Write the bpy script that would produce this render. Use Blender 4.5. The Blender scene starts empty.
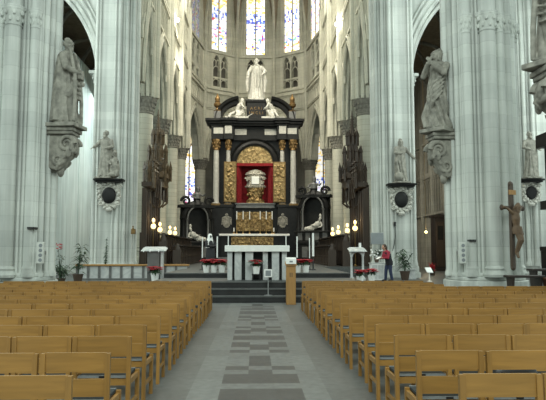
import bpy, math, random
from mathutils import Vector, Matrix
random.seed(11)
PI = math.pi
SC = bpy.context.scene
COL = SC.collection

# ------------------------------------------------------------------ camera
CAM_H = 1.65
FPX = 600.0
cam_d = bpy.data.cameras.new('camera')
cam_d.sensor_width = 36.0
cam_d.lens = FPX / 546.0 * 36.0
cam_d.clip_end = 300
cam = bpy.data.objects.new('camera', cam_d)
COL.objects.link(cam)
cam.location = (0, 0, CAM_H)
cam.rotation_euler = (math.radians(90 + 4.95), 0, math.radians(-1.72))
SC.camera = cam
CAM_M = cam.rotation_euler.to_matrix()

# ------------------------------------------------------------------ world, lights, exposure
SC.view_settings.view_transform = 'Standard'
SC.view_settings.look = 'None'
SC.view_settings.gamma = 1.0
SC.view_settings.exposure = 0.0
wd = bpy.data.worlds.new('daylight')
SC.world = wd
wd.use_nodes = True
bgn = wd.node_tree.nodes['Background']
bgn.inputs['Color'].default_value = (0.85, 1.0, 0.93, 1)
bgn.inputs['Strength'].default_value = 0.88


def area_light(name, loc, target, sx, sy, power, color):
    d = bpy.data.lights.new(name, 'AREA')
    d.shape = 'RECTANGLE'
    d.size, d.size_y = sx, sy
    d.energy = power
    d.color = color
    o = bpy.data.objects.new(name, d)
    COL.objects.link(o)
    o.location = loc
    o.rotation_euler = (Vector(target) - Vector(loc)).to_track_quat('-Z', 'Y').to_euler()
    return o


COOL = (0.88, 1.0, 0.95)
WARM = (1.0, 0.95, 0.80)
# daylight through the high windows of the transept arms and the nave
area_light('transept_window_light_left', (-15.5, 25, 14), (0, 26, 3), 8, 14, 1500, COOL)
area_light('transept_window_light_right', (15.5, 25, 14), (0, 26, 3), 8, 14, 1500, COOL)
# daylight through the clerestory windows of the choir
area_light('choir_window_light_left', (-5.9, 47, 25), (3, 50, 8), 20, 5, 3300, WARM)
area_light('choir_window_light_right', (6.1, 47, 25), (-3, 50, 8), 20, 5, 3300, WARM)
# added fill from behind the camera, brightens the surfaces facing it
area_light('west_fill_light', (0, -3.5, 15), (0, 26, 3), 7, 9, 2600, COOL)
# added fill lights to brighten the choir aisle walls, no window there
area_light('aisle_fill_light_left', (-8.2, 41, 11), (-11.6, 39, 6), 8, 6, 420, COOL)
area_light('aisle_fill_light_right', (8.6, 44, 12), (13.9, 46, 5), 8, 6, 130, WARM)


# ------------------------------------------------------------------ mesh helpers
def at(px, py, Y):
    """world point at distance Y along the nave for a pixel of the 546x400 frame"""
    d = CAM_M @ Vector(((px - 273.0) / FPX, (200.0 - py) / FPX, -1.0))
    t = Y / d.y
    return Vector((d.x * t, Y, CAM_H + d.z * t))


class MB:
    def __init__(s):
        s.v, s.f, s.m = [], [], []
        s.mi = 0
        s.M = None

    def add(s, vs, fs):
        b = len(s.v)
        if s.M is not None:
            vs = [s.M @ Vector(p) for p in vs]
        s.v.extend([tuple(p) for p in vs])
        for f in fs:
            s.f.append(tuple(i + b for i in f))
            s.m.append(s.mi)
        return s

    def box(s, x0, x1, y0, y1, z0, z1):
        vs = [(x0, y0, z0), (x1, y0, z0), (x1, y1, z0), (x0, y1, z0), (x0, y0, z1), (x1, y0, z1), (x1, y1, z1), (x0, y1, z1)]
        return s.add(vs, [(0, 3, 2, 1), (4, 5, 6, 7), (0, 1, 5, 4), (1, 2, 6, 5), (2, 3, 7, 6), (3, 0, 4, 7)])

    def hexa(s, vs):
        return s.add(vs, [(0, 3, 2, 1), (4, 5, 6, 7), (0, 1, 5, 4), (1, 2, 6, 5), (2, 3, 7, 6), (3, 0, 4, 7)])

    def bar(s, p, q, w, h, up=(0, 0, 1)):
        p, q = Vector(p), Vector(q)
        d = (q - p).normalized()
        u = Vector(up)
        if abs(d.dot(u)) > .98:
            u = Vector((0, 1, 0))
        a = d.cross(u).normalized() * (w / 2)
        b = a.normalized().cross(d).normalized() * (h / 2)
        vs = [p - a - b, p + a - b, p + a + b, p - a + b, q - a - b, q + a - b, q + a + b, q - a + b]
        return s.hexa(vs)

    def tube(s, pts, r, n=8, cap=True):
        pts = [Vector(p) for p in pts]
        if not isinstance(r, (list, tuple)):
            r = [r] * len(pts)
        rings = []
        pa = None
        for i, p in enumerate(pts):
            d = (pts[min(i + 1, len(pts) - 1)] - pts[max(i - 1, 0)])
            d = d.normalized() if d.length > 1e-9 else Vector((0, 0, 1))
            if pa is None:
                u = Vector((0, 0, 1)) if abs(d.z) < .9 else Vector((1, 0, 0))
                a = d.cross(u).normalized()
            else:
                a = (pa - d * pa.dot(d))
                a = a.normalized() if a.length > 1e-6 else pa
            pa = a
            b = d.cross(a)
            rings.append([p + (a * math.cos(2 * PI * k / n) + b * math.sin(2 * PI * k / n)) * r[i] for k in range(n)])
        return s.loft(rings, cap)

    def loft(s, rings, cap=True, closed=False):
        n = len(rings[0])
        vs = [p for g in rings for p in g]
        fs = []
        m = len(rings)
        for i in range(m if closed else m - 1):
            j = (i + 1) % m
            for k in range(n):
                k2 = (k + 1) % n
                fs.append((i * n + k, i * n + k2, j * n + k2, j * n + k))
        if cap and not closed:
            fs.append(tuple(range(n - 1, -1, -1)))
            fs.append(tuple((m - 1) * n + k for k in range(n)))
        return s.add(vs, fs)

    def lathe(s, prof, c=(0, 0, 0), n=16, sx=1, sy=1):
        rings = [[(c[0] + r * sx * math.cos(2 * PI * k / n), c[1] + r * sy * math.sin(2 * PI * k / n), c[2] + z) for k in range(n)] for r, z in prof]
        return s.loft(rings)

    def ell(s, c, r, n=12, m=8, rot=None):
        if not isinstance(r, (list, tuple)):
            r = (r, r, r)
        rings = []
        for i in range(m + 1):
            t = -PI / 2 + PI * i / m
            t = max(-PI / 2 + .02, min(PI / 2 - .02, t))
            g = []
            for k in range(n):
                p = Vector((r[0] * math.cos(t) * math.cos(2 * PI * k / n), r[1] * math.cos(t) * math.sin(2 * PI * k / n), r[2] * math.sin(t)))
                if rot is not None:
                    p = rot @ p
                g.append(p + Vector(c))
            rings.append(g)
        return s.loft(rings)

    def prism(s, poly, axis, t0, t1):
        def P(a, b, t):
            return (a, b, t) if axis == 'z' else (a, t, b) if axis == 'y' else (t, a, b)
        n = len(poly)
        vs = [P(a, b, t0) for a, b in poly] + [P(a, b, t1) for a, b in poly]
        fs = [tuple(range(n - 1, -1, -1)), tuple(range(n, 2 * n))] + [(k, (k + 1) % n, n + (k + 1) % n, n + k) for k in range(n)]
        return s.add(vs, fs)

    def mesh(s, name, mats, smooth=35):
        me = bpy.data.meshes.new(name)
        me.from_pydata(s.v, [], s.f)
        for m in (mats if isinstance(mats, (list, tuple)) else [mats]):
            me.materials.append(m)
        me.polygons.foreach_set('material_index', s.m)
        import bmesh
        bm = bmesh.new()
        bm.from_mesh(me)
        bmesh.ops.recalc_face_normals(bm, faces=bm.faces)
        bm.to_mesh(me)
        bm.free()
        if smooth:
            me.polygons.foreach_set('use_smooth', [True] * len(me.polygons))
            me.set_sharp_from_angle(angle=math.radians(smooth))
        return me

    def build(s, name, mats, parent=None, smooth=35, bevel=0, label=None):
        me = s.mesh(name, mats, smooth)
        o = bpy.data.objects.new(name, me)
        COL.objects.link(o)
        if parent is not None:
            o.parent = parent
        if bevel:
            b = o.modifiers.new('bevel', 'BEVEL')
            b.width = bevel
            b.segments = 2
            b.limit_method = 'ANGLE'
        if label:
            o['label'] = label
        return o


def thing(name, label, cat, loc=(0, 0, 0), rz=0, group=None):
    o = bpy.data.objects.new(name, None)
    o.empty_display_size = .2
    COL.objects.link(o)
    o.location = loc
    o.rotation_euler = (0, 0, rz)
    return tag(o, label, cat, group)


def tag(o, label, cat, group=None, kind=None):
    o['label'] = label
    o['category'] = cat
    if group:
        o['group'] = group
    if kind:
        o['kind'] = kind
    return o


def struct(o, label=None, cat=None):
    o['kind'] = 'structure'
    if label:
        o['label'] = label
    if cat:
        o['category'] = cat
    return o


def copy_tree(o, parent=None):
    c = o.copy()
    COL.objects.link(c)
    if parent is not None:
        c.parent = parent
    for ch in list(o.children):
        copy_tree(ch, c)
    return c


def remesh(mb, name, mat, parent=None, voxel=.025, smooth_it=2, label=None):
    """fuse overlapping closed volumes into one continuous skin"""
    o = mb.build(name, mat, None, 0)
    r = o.modifiers.new('r', 'REMESH')
    r.mode = 'VOXEL'
    r.voxel_size = voxel
    if smooth_it:
        sm = o.modifiers.new('s', 'SMOOTH')
        sm.iterations = smooth_it
        sm.factor = .4
    dg = bpy.context.evaluated_depsgraph_get()
    me = bpy.data.meshes.new_from_object(o.evaluated_get(dg))
    old = o.data
    o.modifiers.clear()
    o.data = me
    me.name = name
    bpy.data.meshes.remove(old)
    me.polygons.foreach_set('use_smooth', [True] * len(me.polygons))
    if not me.materials:
        me.materials.append(mat)
    if parent is not None:
        o.parent = parent
    if label:
        o['label'] = label
    return o


# ------------------------------------------------------------------ materials
class NT:
    def __init__(s, name):
        s.mat = bpy.data.materials.new(name)
        s.mat.use_nodes = True
        s.nt = s.mat.node_tree
        s.b = s.nt.nodes['Principled BSDF']

    def n(s, t, **kw):
        nd = s.nt.nodes.new(t)
        for k, v in kw.items():
            if k in nd.inputs:
                nd.inputs[k].default_value = v
            else:
                setattr(nd, k, v)
        return nd

    def l(s, a, b):
        s.nt.links.new(a, b)

    def math(s, op, a, b=None):
        nd = s.nt.nodes.new('ShaderNodeMath')
        nd.operation = op
        for i, x in enumerate((a, b)):
            if x is None:
                continue
            if isinstance(x, (int, float)):
                nd.inputs[i].default_value = x
            else:
                s.l(x, nd.inputs[i])
        return nd.outputs[0]

    def mix(s, f, a, b, mode='MIX'):
        nd = s.nt.nodes.new('ShaderNodeMix')
        nd.data_type = 'RGBA'
        nd.blend_type = mode
        for sock, x in ((nd.inputs[0], f), (nd.inputs[6], a), (nd.inputs[7], b)):
            if isinstance(x, (int, float)):
                sock.default_value = x
            elif isinstance(x, tuple):
                sock.default_value = x if len(x) == 4 else (*x, 1)
            else:
                s.l(x, sock)
        return nd.outputs[2]


def ramp(m, fac, stops):
    r = m.n('ShaderNodeValToRGB')
    while len(r.color_ramp.elements) < len(stops):
        r.color_ramp.elements.new(.5)
    for e, (p, c) in zip(r.color_ramp.elements, stops):
        e.position = p
        e.color = (*c, 1)
    m.l(fac, r.inputs[0])
    return r.outputs[0]


def sc(c, k):
    return tuple(min(1, x * k) for x in c)


def plain(name, c, rough=.6, metal=0, var=.12, scale=6, coord='Object', bump=0, spec=.5):
    m = NT(name)
    m.b.inputs['Specular IOR Level'].default_value = spec
    tc = m.n('ShaderNodeTexCoord')
    nz = m.n('ShaderNodeTexNoise', Scale=scale, Detail=4.0)
    m.l(tc.outputs[coord], nz.inputs['Vector'])
    col = ramp(m, nz.outputs[0], [(.3, sc(c, 1 - var)), (.7, sc(c, 1 + var))])
    m.l(col, m.b.inputs['Base Color'])
    m.b.inputs['Roughness'].default_value = rough
    m.b.inputs['Metallic'].default_value = metal
    if bump:
        bp = m.n('ShaderNodeBump', Strength=bump, Distance=.02)
        m.l(nz.outputs[0], bp.inputs['Height'])
        m.l(bp.outputs[0], m.b.inputs['Normal'])
    return m.mat


def stone(name, a, b, course=.42, joint=.82, streak=.25, rough=.85):
    m = NT(name)
    g = m.n('ShaderNodeNewGeometry')
    n1 = m.n('ShaderNodeTexNoise', Scale=.7, Detail=5.0)
    m.l(g.outputs['Position'], n1.inputs['Vector'])
    col = ramp(m, n1.outputs[0], [(.32, a), (.68, b)])
    mp = m.n('ShaderNodeMapping')
    mp.inputs['Scale'].default_value = (3.2, 3.2, .12)
    m.l(g.outputs['Position'], mp.inputs['Vector'])
    n2 = m.n('ShaderNodeTexNoise', Scale=1.0, Detail=4.0)
    m.l(mp.outputs[0], n2.inputs['Vector'])
    st = ramp(m, n2.outputs[0], [(.35, (1 - streak,) * 3), (.6, (1, 1, 1))])
    col = m.mix(1.0, col, st, 'MULTIPLY')
    sp = m.n('ShaderNodeSeparateXYZ')
    m.l(g.outputs['Position'], sp.inputs[0])
    zc = m.math('DIVIDE', sp.outputs[2], course)
    fr = m.math('FRACT', zc)
    jt = m.math('LESS_THAN', fr, .05)
    fl = m.math('FLOOR', zc)
    wn = m.n('ShaderNodeTexWhiteNoise', noise_dimensions='1D')
    m.l(fl, wn.inputs['W'])
    crs = ramp(m, wn.outputs[0], [(0, (.93, .93, .93)), (1, (1.04, 1.04, 1.03))])
    col = m.mix(1.0, col, crs, 'MULTIPLY')
    col = m.mix(jt, col, m.mix(1.0, col, (joint, joint, joint), 'MULTIPLY'))
    m.l(col, m.b.inputs['Base Color'])
    m.b.inputs['Roughness'].default_value = rough
    n3 = m.n('ShaderNodeTexNoise', Scale=14.0, Detail=3.0)
    m.l(g.outputs['Position'], n3.inputs['Vector'])
    bp = m.n('ShaderNodeBump', Strength=.25, Distance=.03)
    m.l(n3.outputs[0], bp.inputs['Height'])
    m.l(bp.outputs[0], m.b.inputs['Normal'])
    return m.mat


def wood(name, c, rough=.45, axis=0, var=.18):
    m = NT(name)
    tc = m.n('ShaderNodeTexCoord')
    oi = m.n('ShaderNodeObjectInfo')
    mp = m.n('ShaderNodeMapping')
    s = [9, 9, 9]
    s[axis] = .8
    mp.inputs['Scale'].default_value = s
    off = m.math('MULTIPLY', oi.outputs['Random'], 37.0)
    cb = m.n('ShaderNodeCombineXYZ')
    for i in range(3):
        m.l(off, cb.inputs[i])
    m.l(cb.outputs[0], mp.inputs['Location'])
    m.l(tc.outputs['Object'], mp.inputs['Vector'])
    nz = m.n('ShaderNodeTexNoise', Scale=2.5, Detail=5.0, Distortion=.6)
    m.l(mp.outputs[0], nz.inputs['Vector'])
    col = ramp(m, nz.outputs[0], [(.3, sc(c, 1 - var)), (.7, sc(c, 1 + var))])
    rv = ramp(m, oi.outputs['Random'], [(0, (.86, .85, .82)), (1, (1.1, 1.1, 1.1))])
    col = m.mix(1.0, col, rv, 'MULTIPLY')
    m.l(col, m.b.inputs['Base Color'])
    m.b.inputs['Roughness'].default_value = rough
    return m.mat


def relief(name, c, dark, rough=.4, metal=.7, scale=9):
    """carved gilding: swirling relief, ridges lightened and hollows shaded in the colour"""
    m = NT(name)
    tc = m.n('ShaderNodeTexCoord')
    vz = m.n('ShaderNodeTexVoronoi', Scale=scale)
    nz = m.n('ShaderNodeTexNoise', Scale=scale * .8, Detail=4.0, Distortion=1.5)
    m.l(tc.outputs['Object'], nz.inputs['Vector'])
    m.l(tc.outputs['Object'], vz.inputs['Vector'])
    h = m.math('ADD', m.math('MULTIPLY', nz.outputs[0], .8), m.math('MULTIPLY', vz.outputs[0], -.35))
    col = ramp(m, h, [(.15, dark), (.38, c)])  # shade of the hollows painted into the colour
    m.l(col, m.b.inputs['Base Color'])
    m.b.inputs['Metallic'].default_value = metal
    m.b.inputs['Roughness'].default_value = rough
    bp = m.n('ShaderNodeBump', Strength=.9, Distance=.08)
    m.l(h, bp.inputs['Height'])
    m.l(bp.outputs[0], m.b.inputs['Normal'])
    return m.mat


def marble(name, a, b, scale=2.0, rough=.3):
    m = NT(name)
    tc = m.n('ShaderNodeTexCoord')
    nz = m.n('ShaderNodeTexNoise', Scale=scale, Detail=6.0, Distortion=2.0)
    m.l(tc.outputs['Object'], nz.inputs['Vector'])
    col = ramp(m, nz.outputs[0], [(.38, a), (.5, b), (.62, a)])
    m.l(col, m.b.inputs['Base Color'])
    m.b.inputs['Roughness'].default_value = rough
    return m.mat


def glow(name, c, strength):
    m = NT(name)
    m.b.inputs['Base Color'].default_value = (*c, 1)
    m.b.inputs['Emission Color'].default_value = (*c, 1)
    m.b.inputs['Emission Strength'].default_value = strength
    return m.mat


def slab_mat(name, c, var=.25, rough=.45):
    m = NT(name)
    g = m.n('ShaderNodeNewGeometry')
    nz = m.n('ShaderNodeTexNoise', Scale=9.0, Detail=6.0)
    m.l(g.outputs['Position'], nz.inputs['Vector'])
    col = ramp(m, nz.outputs[0], [(.3, sc(c, .8)), (.7, sc(c, 1.2))])
    rv = ramp(m, g.outputs['Random Per Island'], [(0, (1 - var,) * 3), (1, (1 + var * .6,) * 3)])
    col = m.mix(1.0, col, rv, 'MULTIPLY')
    m.l(col, m.b.inputs['Base Color'])
    m.b.inputs['Roughness'].default_value = rough
    return m.mat


PIER = stone('pale limewashed stone', (.50, .525, .49), (.62, .64, .60), course=.45, joint=.9, streak=.32)
TAN = stone('choir sandstone', (.44, .43, .35), (.56, .545, .45), course=.38, joint=.8, streak=.18)
TAND = stone('dark sandstone', (.19, .18, .15), (.29, .275, .23), course=.4, joint=.8)  # darker tone than the choir sandstone
VAULT = stone('vault brick', (.24, .20, .14), (.32, .27, .19), course=.3, joint=.85)
PLASTER = stone('white plaster', (.56, .66, .66), (.66, .75, .75), course=50, joint=1, streak=.25)
STAT = plain('grey statue stone', (.24, .23, .195), .8, 0, .4, 5, bump=.3)
STATW = plain('white marble carving', (.47, .46, .41), .6, 0, .15, 6)
BLACKM = plain('black marble', (.012, .012, .0115), .45, 0, .3, 3, spec=.22)
GREYM = plain('grey marble', (.12, .12, .115), .4, 0, .2, 4)
WHITEM = marble('white veined marble', (.80, .80, .77), (.62, .63, .62), 1.4, .35)
PANELM = marble('pale marble panels', (.56, .57, .55), (.44, .455, .45), 1.1, .4)
COLM = plain('grey veined column marble', (.42, .41, .37), .5, 0, .15, 4)
GOLD = plain('gilding', (.20, .125, .05), .45, .75, .25, 12)
GOLDR = relief('gilded relief', (.42, .285, .12), (.17, .11, .045), scale=4)
GOLDF = relief('fine gilded relief', (.44, .31, .14), (.20, .135, .055), scale=3.5)
SILVER = relief('silver relief', (.70, .68, .60), (.28, .25, .19), .4, .3, 9)
VELVET = plain('crimson velvet', (.22, .006, .010), .9, 0, .2, 3)
OAK = wood('honey oak', (.30, .156, .037), .42, 0, .16)
OAKV = wood('honey oak upright', (.275, .142, .033), .42, 2, .16)
OAKL = wood('lectern oak', (.36, .19, .055), .45, 2, .14)
DARKW = wood('dark carved oak', (.040, .024, .014), .5, 2, .35)
DARKW2 = wood('black brown oak', (.022, .014, .010), .5, 2, .35)
CROSSW = wood('cross wood', (.065, .042, .027), .55, 2, .25)
CORPUS = plain('painted wood figure', (.15, .095, .055), .6, 0, .25, 7)
SEATG = plain('grey seat pad', (.05, .055, .055), .9, 0, .1, 20, spec=.15)
SEATE = plain('pale metal edge', (.24, .25, .25), .6, 0, .05, 20)
DARKP = plain('black plastic', (.012, .012, .013), .45, 0, .1)
WHITEP = plain('white paint', (.82, .82, .79), .5, 0, .05)
CLOTHW = plain('white altar linen', (.86, .86, .82), .8, 0, .05)
TERRA = plain('brown plant pot', (.07, .045, .03), .7, 0, .15)
GREENL = plain('dark green leaves', (.025, .055, .022), .5, 0, .5, 9)
SILVL = plain('silvery green leaves', (.20, .27, .22), .5, 0, .3, 9)
REDB = plain('red bracts', (.42, .008, .018), .7, 0, .3, 14)
STEPD = plain('dark bluestone risers', (.032, .032, .032), .6, 0, .2, 3, spec=.2)
STEPL = plain('pale bluestone edge', (.10, .103, .10), .55, 0, .2, 3, spec=.25)  # treads and nosings, paler than the risers
METAL = plain('grey metal', (.35, .36, .36), .35, .6, .1)
BRASS = plain('aged brass', (.30, .20, .08), .4, .8, .2)
SPEAK = plain('off white speaker casing', (.55, .57, .53), .6, 0, .08)
GREYB = plain('grey loudspeaker cloth', (.22, .24, .25), .8, 0, .06)
BULB = glow('lamp glass', (1.0, .74, .34), 2.2)
TANK = stone('shade-darkened passage stone', (.085, .08, .065), (.13, .12, .10), course=.4, joint=.8)  # shade of the gallery passage put into the stone colour
TANB = stone('coursed column stone', (.42, .41, .335), (.54, .525, .43), course=.34, joint=.62, streak=.12)
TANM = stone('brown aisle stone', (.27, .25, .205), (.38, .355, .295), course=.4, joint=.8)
SPIREW = plain('lit gold-brown carved oak', (.10, .068, .038), .3, 0, .5, 6)  # gilding and the light on the left spire put into the oak colour
SPOTG = glow('spotlight lens', (1.0, .96, .82), 60)
FL_L = slab_mat('pale bluestone slabs', (.128, .138, .133), .16)
FL_M = slab_mat('mid bluestone slabs', (.094, .102, .099), .22)
FL_D = slab_mat('dark bluestone slabs', (.037, .041, .040), .18)
PODF = slab_mat('podium slabs', (.07, .074, .071), .15)


# ------------------------------------------------------------------ architecture helpers
class Face:
    """a vertical plane from P0 to P1; s runs along it, t outward (away from the room)"""
    def __init__(s, P0, P1, out):
        s.a = Vector((P0[0], P0[1], 0))
        b = Vector((P1[0], P1[1], 0))
        s.L = (b - s.a).length
        s.d = (b - s.a).normalized()
        n = Vector((s.d.y, -s.d.x, 0))
        if n.dot(Vector((out[0], out[1], 0))) < 0:
            n = -n
        s.n = n

    def p(s, u, t, z):
        return s.a + s.d * u + s.n * t + Vector((0, 0, z))


def head(x, a, rise):
    R = (rise * rise + a * a) / (2 * a)
    return math.sqrt(max(0, R * R - (abs(x) + R - a) ** 2))


def arch_line(F, c, a, spring, rise, t, off=0, n=12):
    out = []
    aa = a + off
    rr = rise * (aa / a)
    for i in range(-n, n + 1):
        w = i / n
        x = aa * math.copysign(math.sin(abs(w) * PI / 2), w)
        out.append(F.p(c + x, t, spring + head(x, aa, rr)))
    return out


def arch_wall(mb, F, s0, s1, z0, z1, thick, openings, n=9):
    """openings: (centre, half width, sill or None, spring, rise)"""
    cuts = {s0, s1}
    for c, a, sill, sp, ri in openings:
        for i in range(-n, n + 1):
            w = i / n
            cuts.add(round(c + a * math.copysign(math.sin(abs(w) * PI / 2), w), 5))
    cuts = sorted(x for x in cuts if s0 - 1e-6 <= x <= s1 + 1e-6)

    def solid(a, b, la, lb, h):
        mb.hexa([F.p(a, 0, la), F.p(b, 0, lb), F.p(b, thick, lb), F.p(a, thick, la), F.p(a, 0, h), F.p(b, 0, h), F.p(b, thick, h), F.p(a, thick, h)])
    for a, b in zip(cuts, cuts[1:]):
        if b - a < 1e-5:
            continue
        m = (a + b) / 2
        hit = None
        for o in openings:
            if abs(m - o[0]) < o[1]:
                hit = o
        if hit is None:
            solid(a, b, z0, z0, z1)
        else:
            c, hw, sill, sp, ri = hit
            solid(a, b, sp + head(a - c, hw, ri), sp + head(b - c, hw, ri), z1)
            if sill is not None and sill > z0:
                solid(a, b, z0, z0, sill)


def capital(mb, x, y, z, r, h, n=16):
    """leafy gothic capital: necking, two rings of curling leaves, abacus"""
    mb.lathe([(r * 1.02, 0), (r * 1.14, .05 * h), (r * 1.02, .1 * h), (r * 1.05, .3 * h), (r * 1.25, .62 * h), (r * 1.42, .8 * h), (r * 1.42, .82 * h)], (x, y, z), n)
    mb.lathe([(r * 1.5, .80 * h), (r * 1.55, .88 * h), (r * 1.48, 1.0 * h)], (x, y, z), 8)
    k = 8
    for ring, (zz, rr) in enumerate(((.32, 1.14), (.62, 1.36))):
        for i in range(k):
            a = 2 * PI * (i + .5 * ring) / k
            mb.ell((x + math.cos(a) * r * rr, y + math.sin(a) * r * rr, z + zz * h), (r * .22, r * .22, h * .13), 6, 4)


def vault_cell(mb, A, B, boss, zs, zw, zb, nu=8, nv=10):
    """one web of a rib vault: from the wall arch between corners A and B up to the boss"""
    rows = []
    for i in range(nu + 1):
        u = i / nu
        row = []
        zr = zs + (zb - zs) * math.sqrt(max(0, 1 - (1 - u) ** 2))
        zm = zw + (zb - zw) * u
        for j in range(nv + 1):
            v = j / nv
            w = 1 - abs(2 * v - 1)
            g = math.sqrt(max(0, 1 - (1 - w) ** 2)) * .6 + w * .4
            x = (A[0] * (1 - v) + B[0] * v) * (1 - u) + boss[0] * u
            y = (A[1] * (1 - v) + B[1] * v) * (1 - u) + boss[1] * u
            row.append((x, y, zr + (max(zm, zr) - zr) * g))
        rows.append(row)
    vs = [p for r in rows for p in r]
    n = nv + 1
    fs = [(i * n + j, i * n + j + 1, (i + 1) * n + j + 1, (i + 1) * n + j) for i in range(nu) for j in range(nv)]
    mb.add(vs, fs)


def rib(mb, A, boss, zs, zb, r=.16, n=12):
    pts = []
    for i in range(n + 1):
        u = i / n
        pts.append((A[0] * (1 - u) + boss[0] * u, A[1] * (1 - u) + boss[1] * u, zs + (zb - zs) * math.sqrt(1 - (1 - u) ** 2) - .05))
    mb.tube(pts, r, 6)


def tracery(mb, F, s0, s1, z0, z1, n, t=-.06, w=.09, heads=True):
    """row of pointed lights with mullions, sill and head rail"""
    step = (s1 - s0) / n
    for i in range(n + 1):
        mb.bar(F.p(s0 + i * step, t, z0), F.p(s0 + i * step, t, z1), w, w)
    for z in (z0, z1):
        mb.bar(F.p(s0, t, z), F.p(s1, t, z), w * 1.4, w * 1.4)
    if heads:
        for i in range(n):
            c = s0 + (i + .5) * step
            hh = min(step * .9, (z1 - z0) * .4)
            mb.tube(arch_line(F, c, step / 2, z1 - hh * 1.25, hh, t, 0, 4), w * .45, 5)


# ------------------------------------------------------------------ floor
fm = MB()


def slab(x0, x1, y0, y1, z, mi):
    fm.mi = mi
    fm.add([(x0, y0, z), (x1, y0, z), (x1, y1, z), (x0, y1, z)], [(0, 1, 2, 3)])


U = .29
xs = [-.415, -.085, .245, .575]
y = -3.0
while y < 20.7:
    u = (y + U / 2 - 6.77) / U
    a = abs((u - 9 + 8.25) % 16.5 - 8.25)
    cd = a < 1.3 or 3 < a < 5.2 or a > 7.1
    sd = 2.0 < a < 3.1 or 4.0 < a < 6.1 or a > 7.1
    slab(xs[0], xs[1], y, y + U, 0, 2 if sd else 0)
    slab(xs[1], xs[2], y, y + U, 0, 2 if cd else 0)
    slab(xs[2], xs[3], y, y + U, 0, 2 if sd else 0)
    y += U
y = -3.0
k = 0
while y < 20.7:
    slab(-.775, xs[0], y, y + .58, 0, 0)
    slab(xs[3], .866, y, y + .58, 0, 0)
    for x0, x1 in ((-1.32, -.775), (-1.9, -1.32), (.866, 1.42), (1.42, 2.0)):
        slab(x0, x1, y, y + .58, 0, 1)
    y += .58
y = -3.0
while y < 20.7:
    for i in range(24):
        slab(-1.9 - (i + 1) * .6, -1.9 - i * .6, y, y + .6, 0, 1)
        slab(2.0 + i * .6, 2.0 + (i + 1) * .6, y, y + .6, 0, 1)
    y += .6
struct(fm.build('floor', [FL_L, FL_M, FL_D], None, 0), 'grey bluestone slab floor with a chequered centre aisle', 'floor')
LOW = .30      # level of the crossing beside the altar
FP = .66       # level of the altar podium
POD = .84      # level of the upper podium and the choir
b = MB()
b.box(-16, -3.5, 20.9, 33.2, 0, LOW)
b.box(3.7, 16, 20.9, 33.2, 0, LOW)
b.box(-16, -7.9, 33.2, 70, 0, LOW)
b.box(8.1, 16, 33.2, 70, 0, LOW)
struct(b.build('floor', PODF, None, 0), 'grey stone floor of the crossing and choir aisles', 'floor')
b = MB()
b.box(-3.5, 3.7, 20.45, 23.4, 0, FP - .002)
b.box(-3.5, 3.7, 23.42, 33.2, 0, POD - .003)
b.box(-7.9, 8.1, 33.2, 70, 0, POD)
struct(b.build('floor', PODF, None, 0), 'raised grey stone floor around the altar and in the choir', 'floor')
st = MB()
for i, (y0, z1) in enumerate(((19.8, .22), (20.1, .44), (20.4, .66))):
    st.mi = 0
    st.box(-3.5, 3.7, y0, y0 + (.32 if i < 2 else .03), 0 if i == 0 else z1 - .22, z1 - .045)
    st.mi = 1
    st.box(-3.52, 3.72, y0 - .03, y0 + (.33 if i < 2 else .05), z1 - .045, z1 + .002)
st.mi = 0
st.box(-3.5, 3.7, 23.36, 23.5, FP, POD - .04)
st.mi = 1
st.box(-3.5, 3.7, 23.33, 23.6, POD - .04, POD)
struct(st.build('altar_steps', [STEPD, STEPL], None, 0), 'dark stone steps with pale edges before and behind the altar', 'steps')


# ------------------------------------------------------------------ piers of the nave and crossing
def poly_local(pts, cx, cy, s):
    q = [(cx - s * u, cy + v) for u, v in pts]
    return q if s < 0 else q[::-1]


def nave_pier(cx, cy, s, label, top=14):
    t = thing('clustered_pier', label, 'pillar', (cx, cy, 0), 0, 'clustered piers of the nave')
    P = [(.90, -.35), (.90, .35), (.75, .75), (.45, .95), (-.45, .95), (-.8, .75), (-1.1, .35), (-1.1, -.35), (-.8, -.75), (-.45, -.95), (.45, -.95), (.75, -.75)]
    b = MB()
    b.prism(poly_local(P, 0, 0, s), 'z', .9, top)
    b.build('core', PIER, t)
    b = MB()
    for k, z0, z1 in ((1.30, 0, .34), (1.22, .34, .78), (1.14, .78, .9), (1.09, .9, 1.02)):
        b.prism(poly_local([(u * k, v * k) for u, v in P], 0, 0, s), 'z', z0, z1)
    b.build('base', PIER, t, bevel=.03)
    for u, v, r in ((0, -1.06, .24), (.60, -.90, .14), (-.42, -.99, .115), (-.68, -.87, .12), (0, 1.0, .24), (.6, .84, .14), (-.5, .9, .12), (-1.12, 0, .24), (-.95, -.55, .12)):
        b = MB()
        b.lathe([(r * 1.35, .9), (r * 1.45, .98), (r * 1.15, 1.1), (r * 1.25, 1.16), (r, 1.24), (r, 8.5)], (-s * u, v, 0), 18)
        b.build('shaft', PIER, t)
        b = MB()
        capital(b, -s * u, v, 8.45, r, .62)
        b.build('capital', PIER, t)
        b = MB()
        b.lathe([(r * 1.15, 9.05), (r * 1.15, top)], (-s * u, v, 0), 10)
        b.build('arch_shaft', PIER, t)
    for u, v, r in ((.93, -.34, .09), (.95, 0, .14), (.93, .34, .09), (.84, -.58, .09), (.84, .58, .09), (.76, -.74, .05), (.31, -.97, .05), (.43, -.97, .045), (-.27, -.98, .045), (-.55, -.94, .04), (.745, -.84, .045)):
        b = MB()
        b.lathe([(r * 1.4, .9), (r * 1.4, 1.0), (r, 1.1), (r, top)], (-s * u, v, 0), 14)
        b.build('wall_shaft', PIER, t)
    return t


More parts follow.
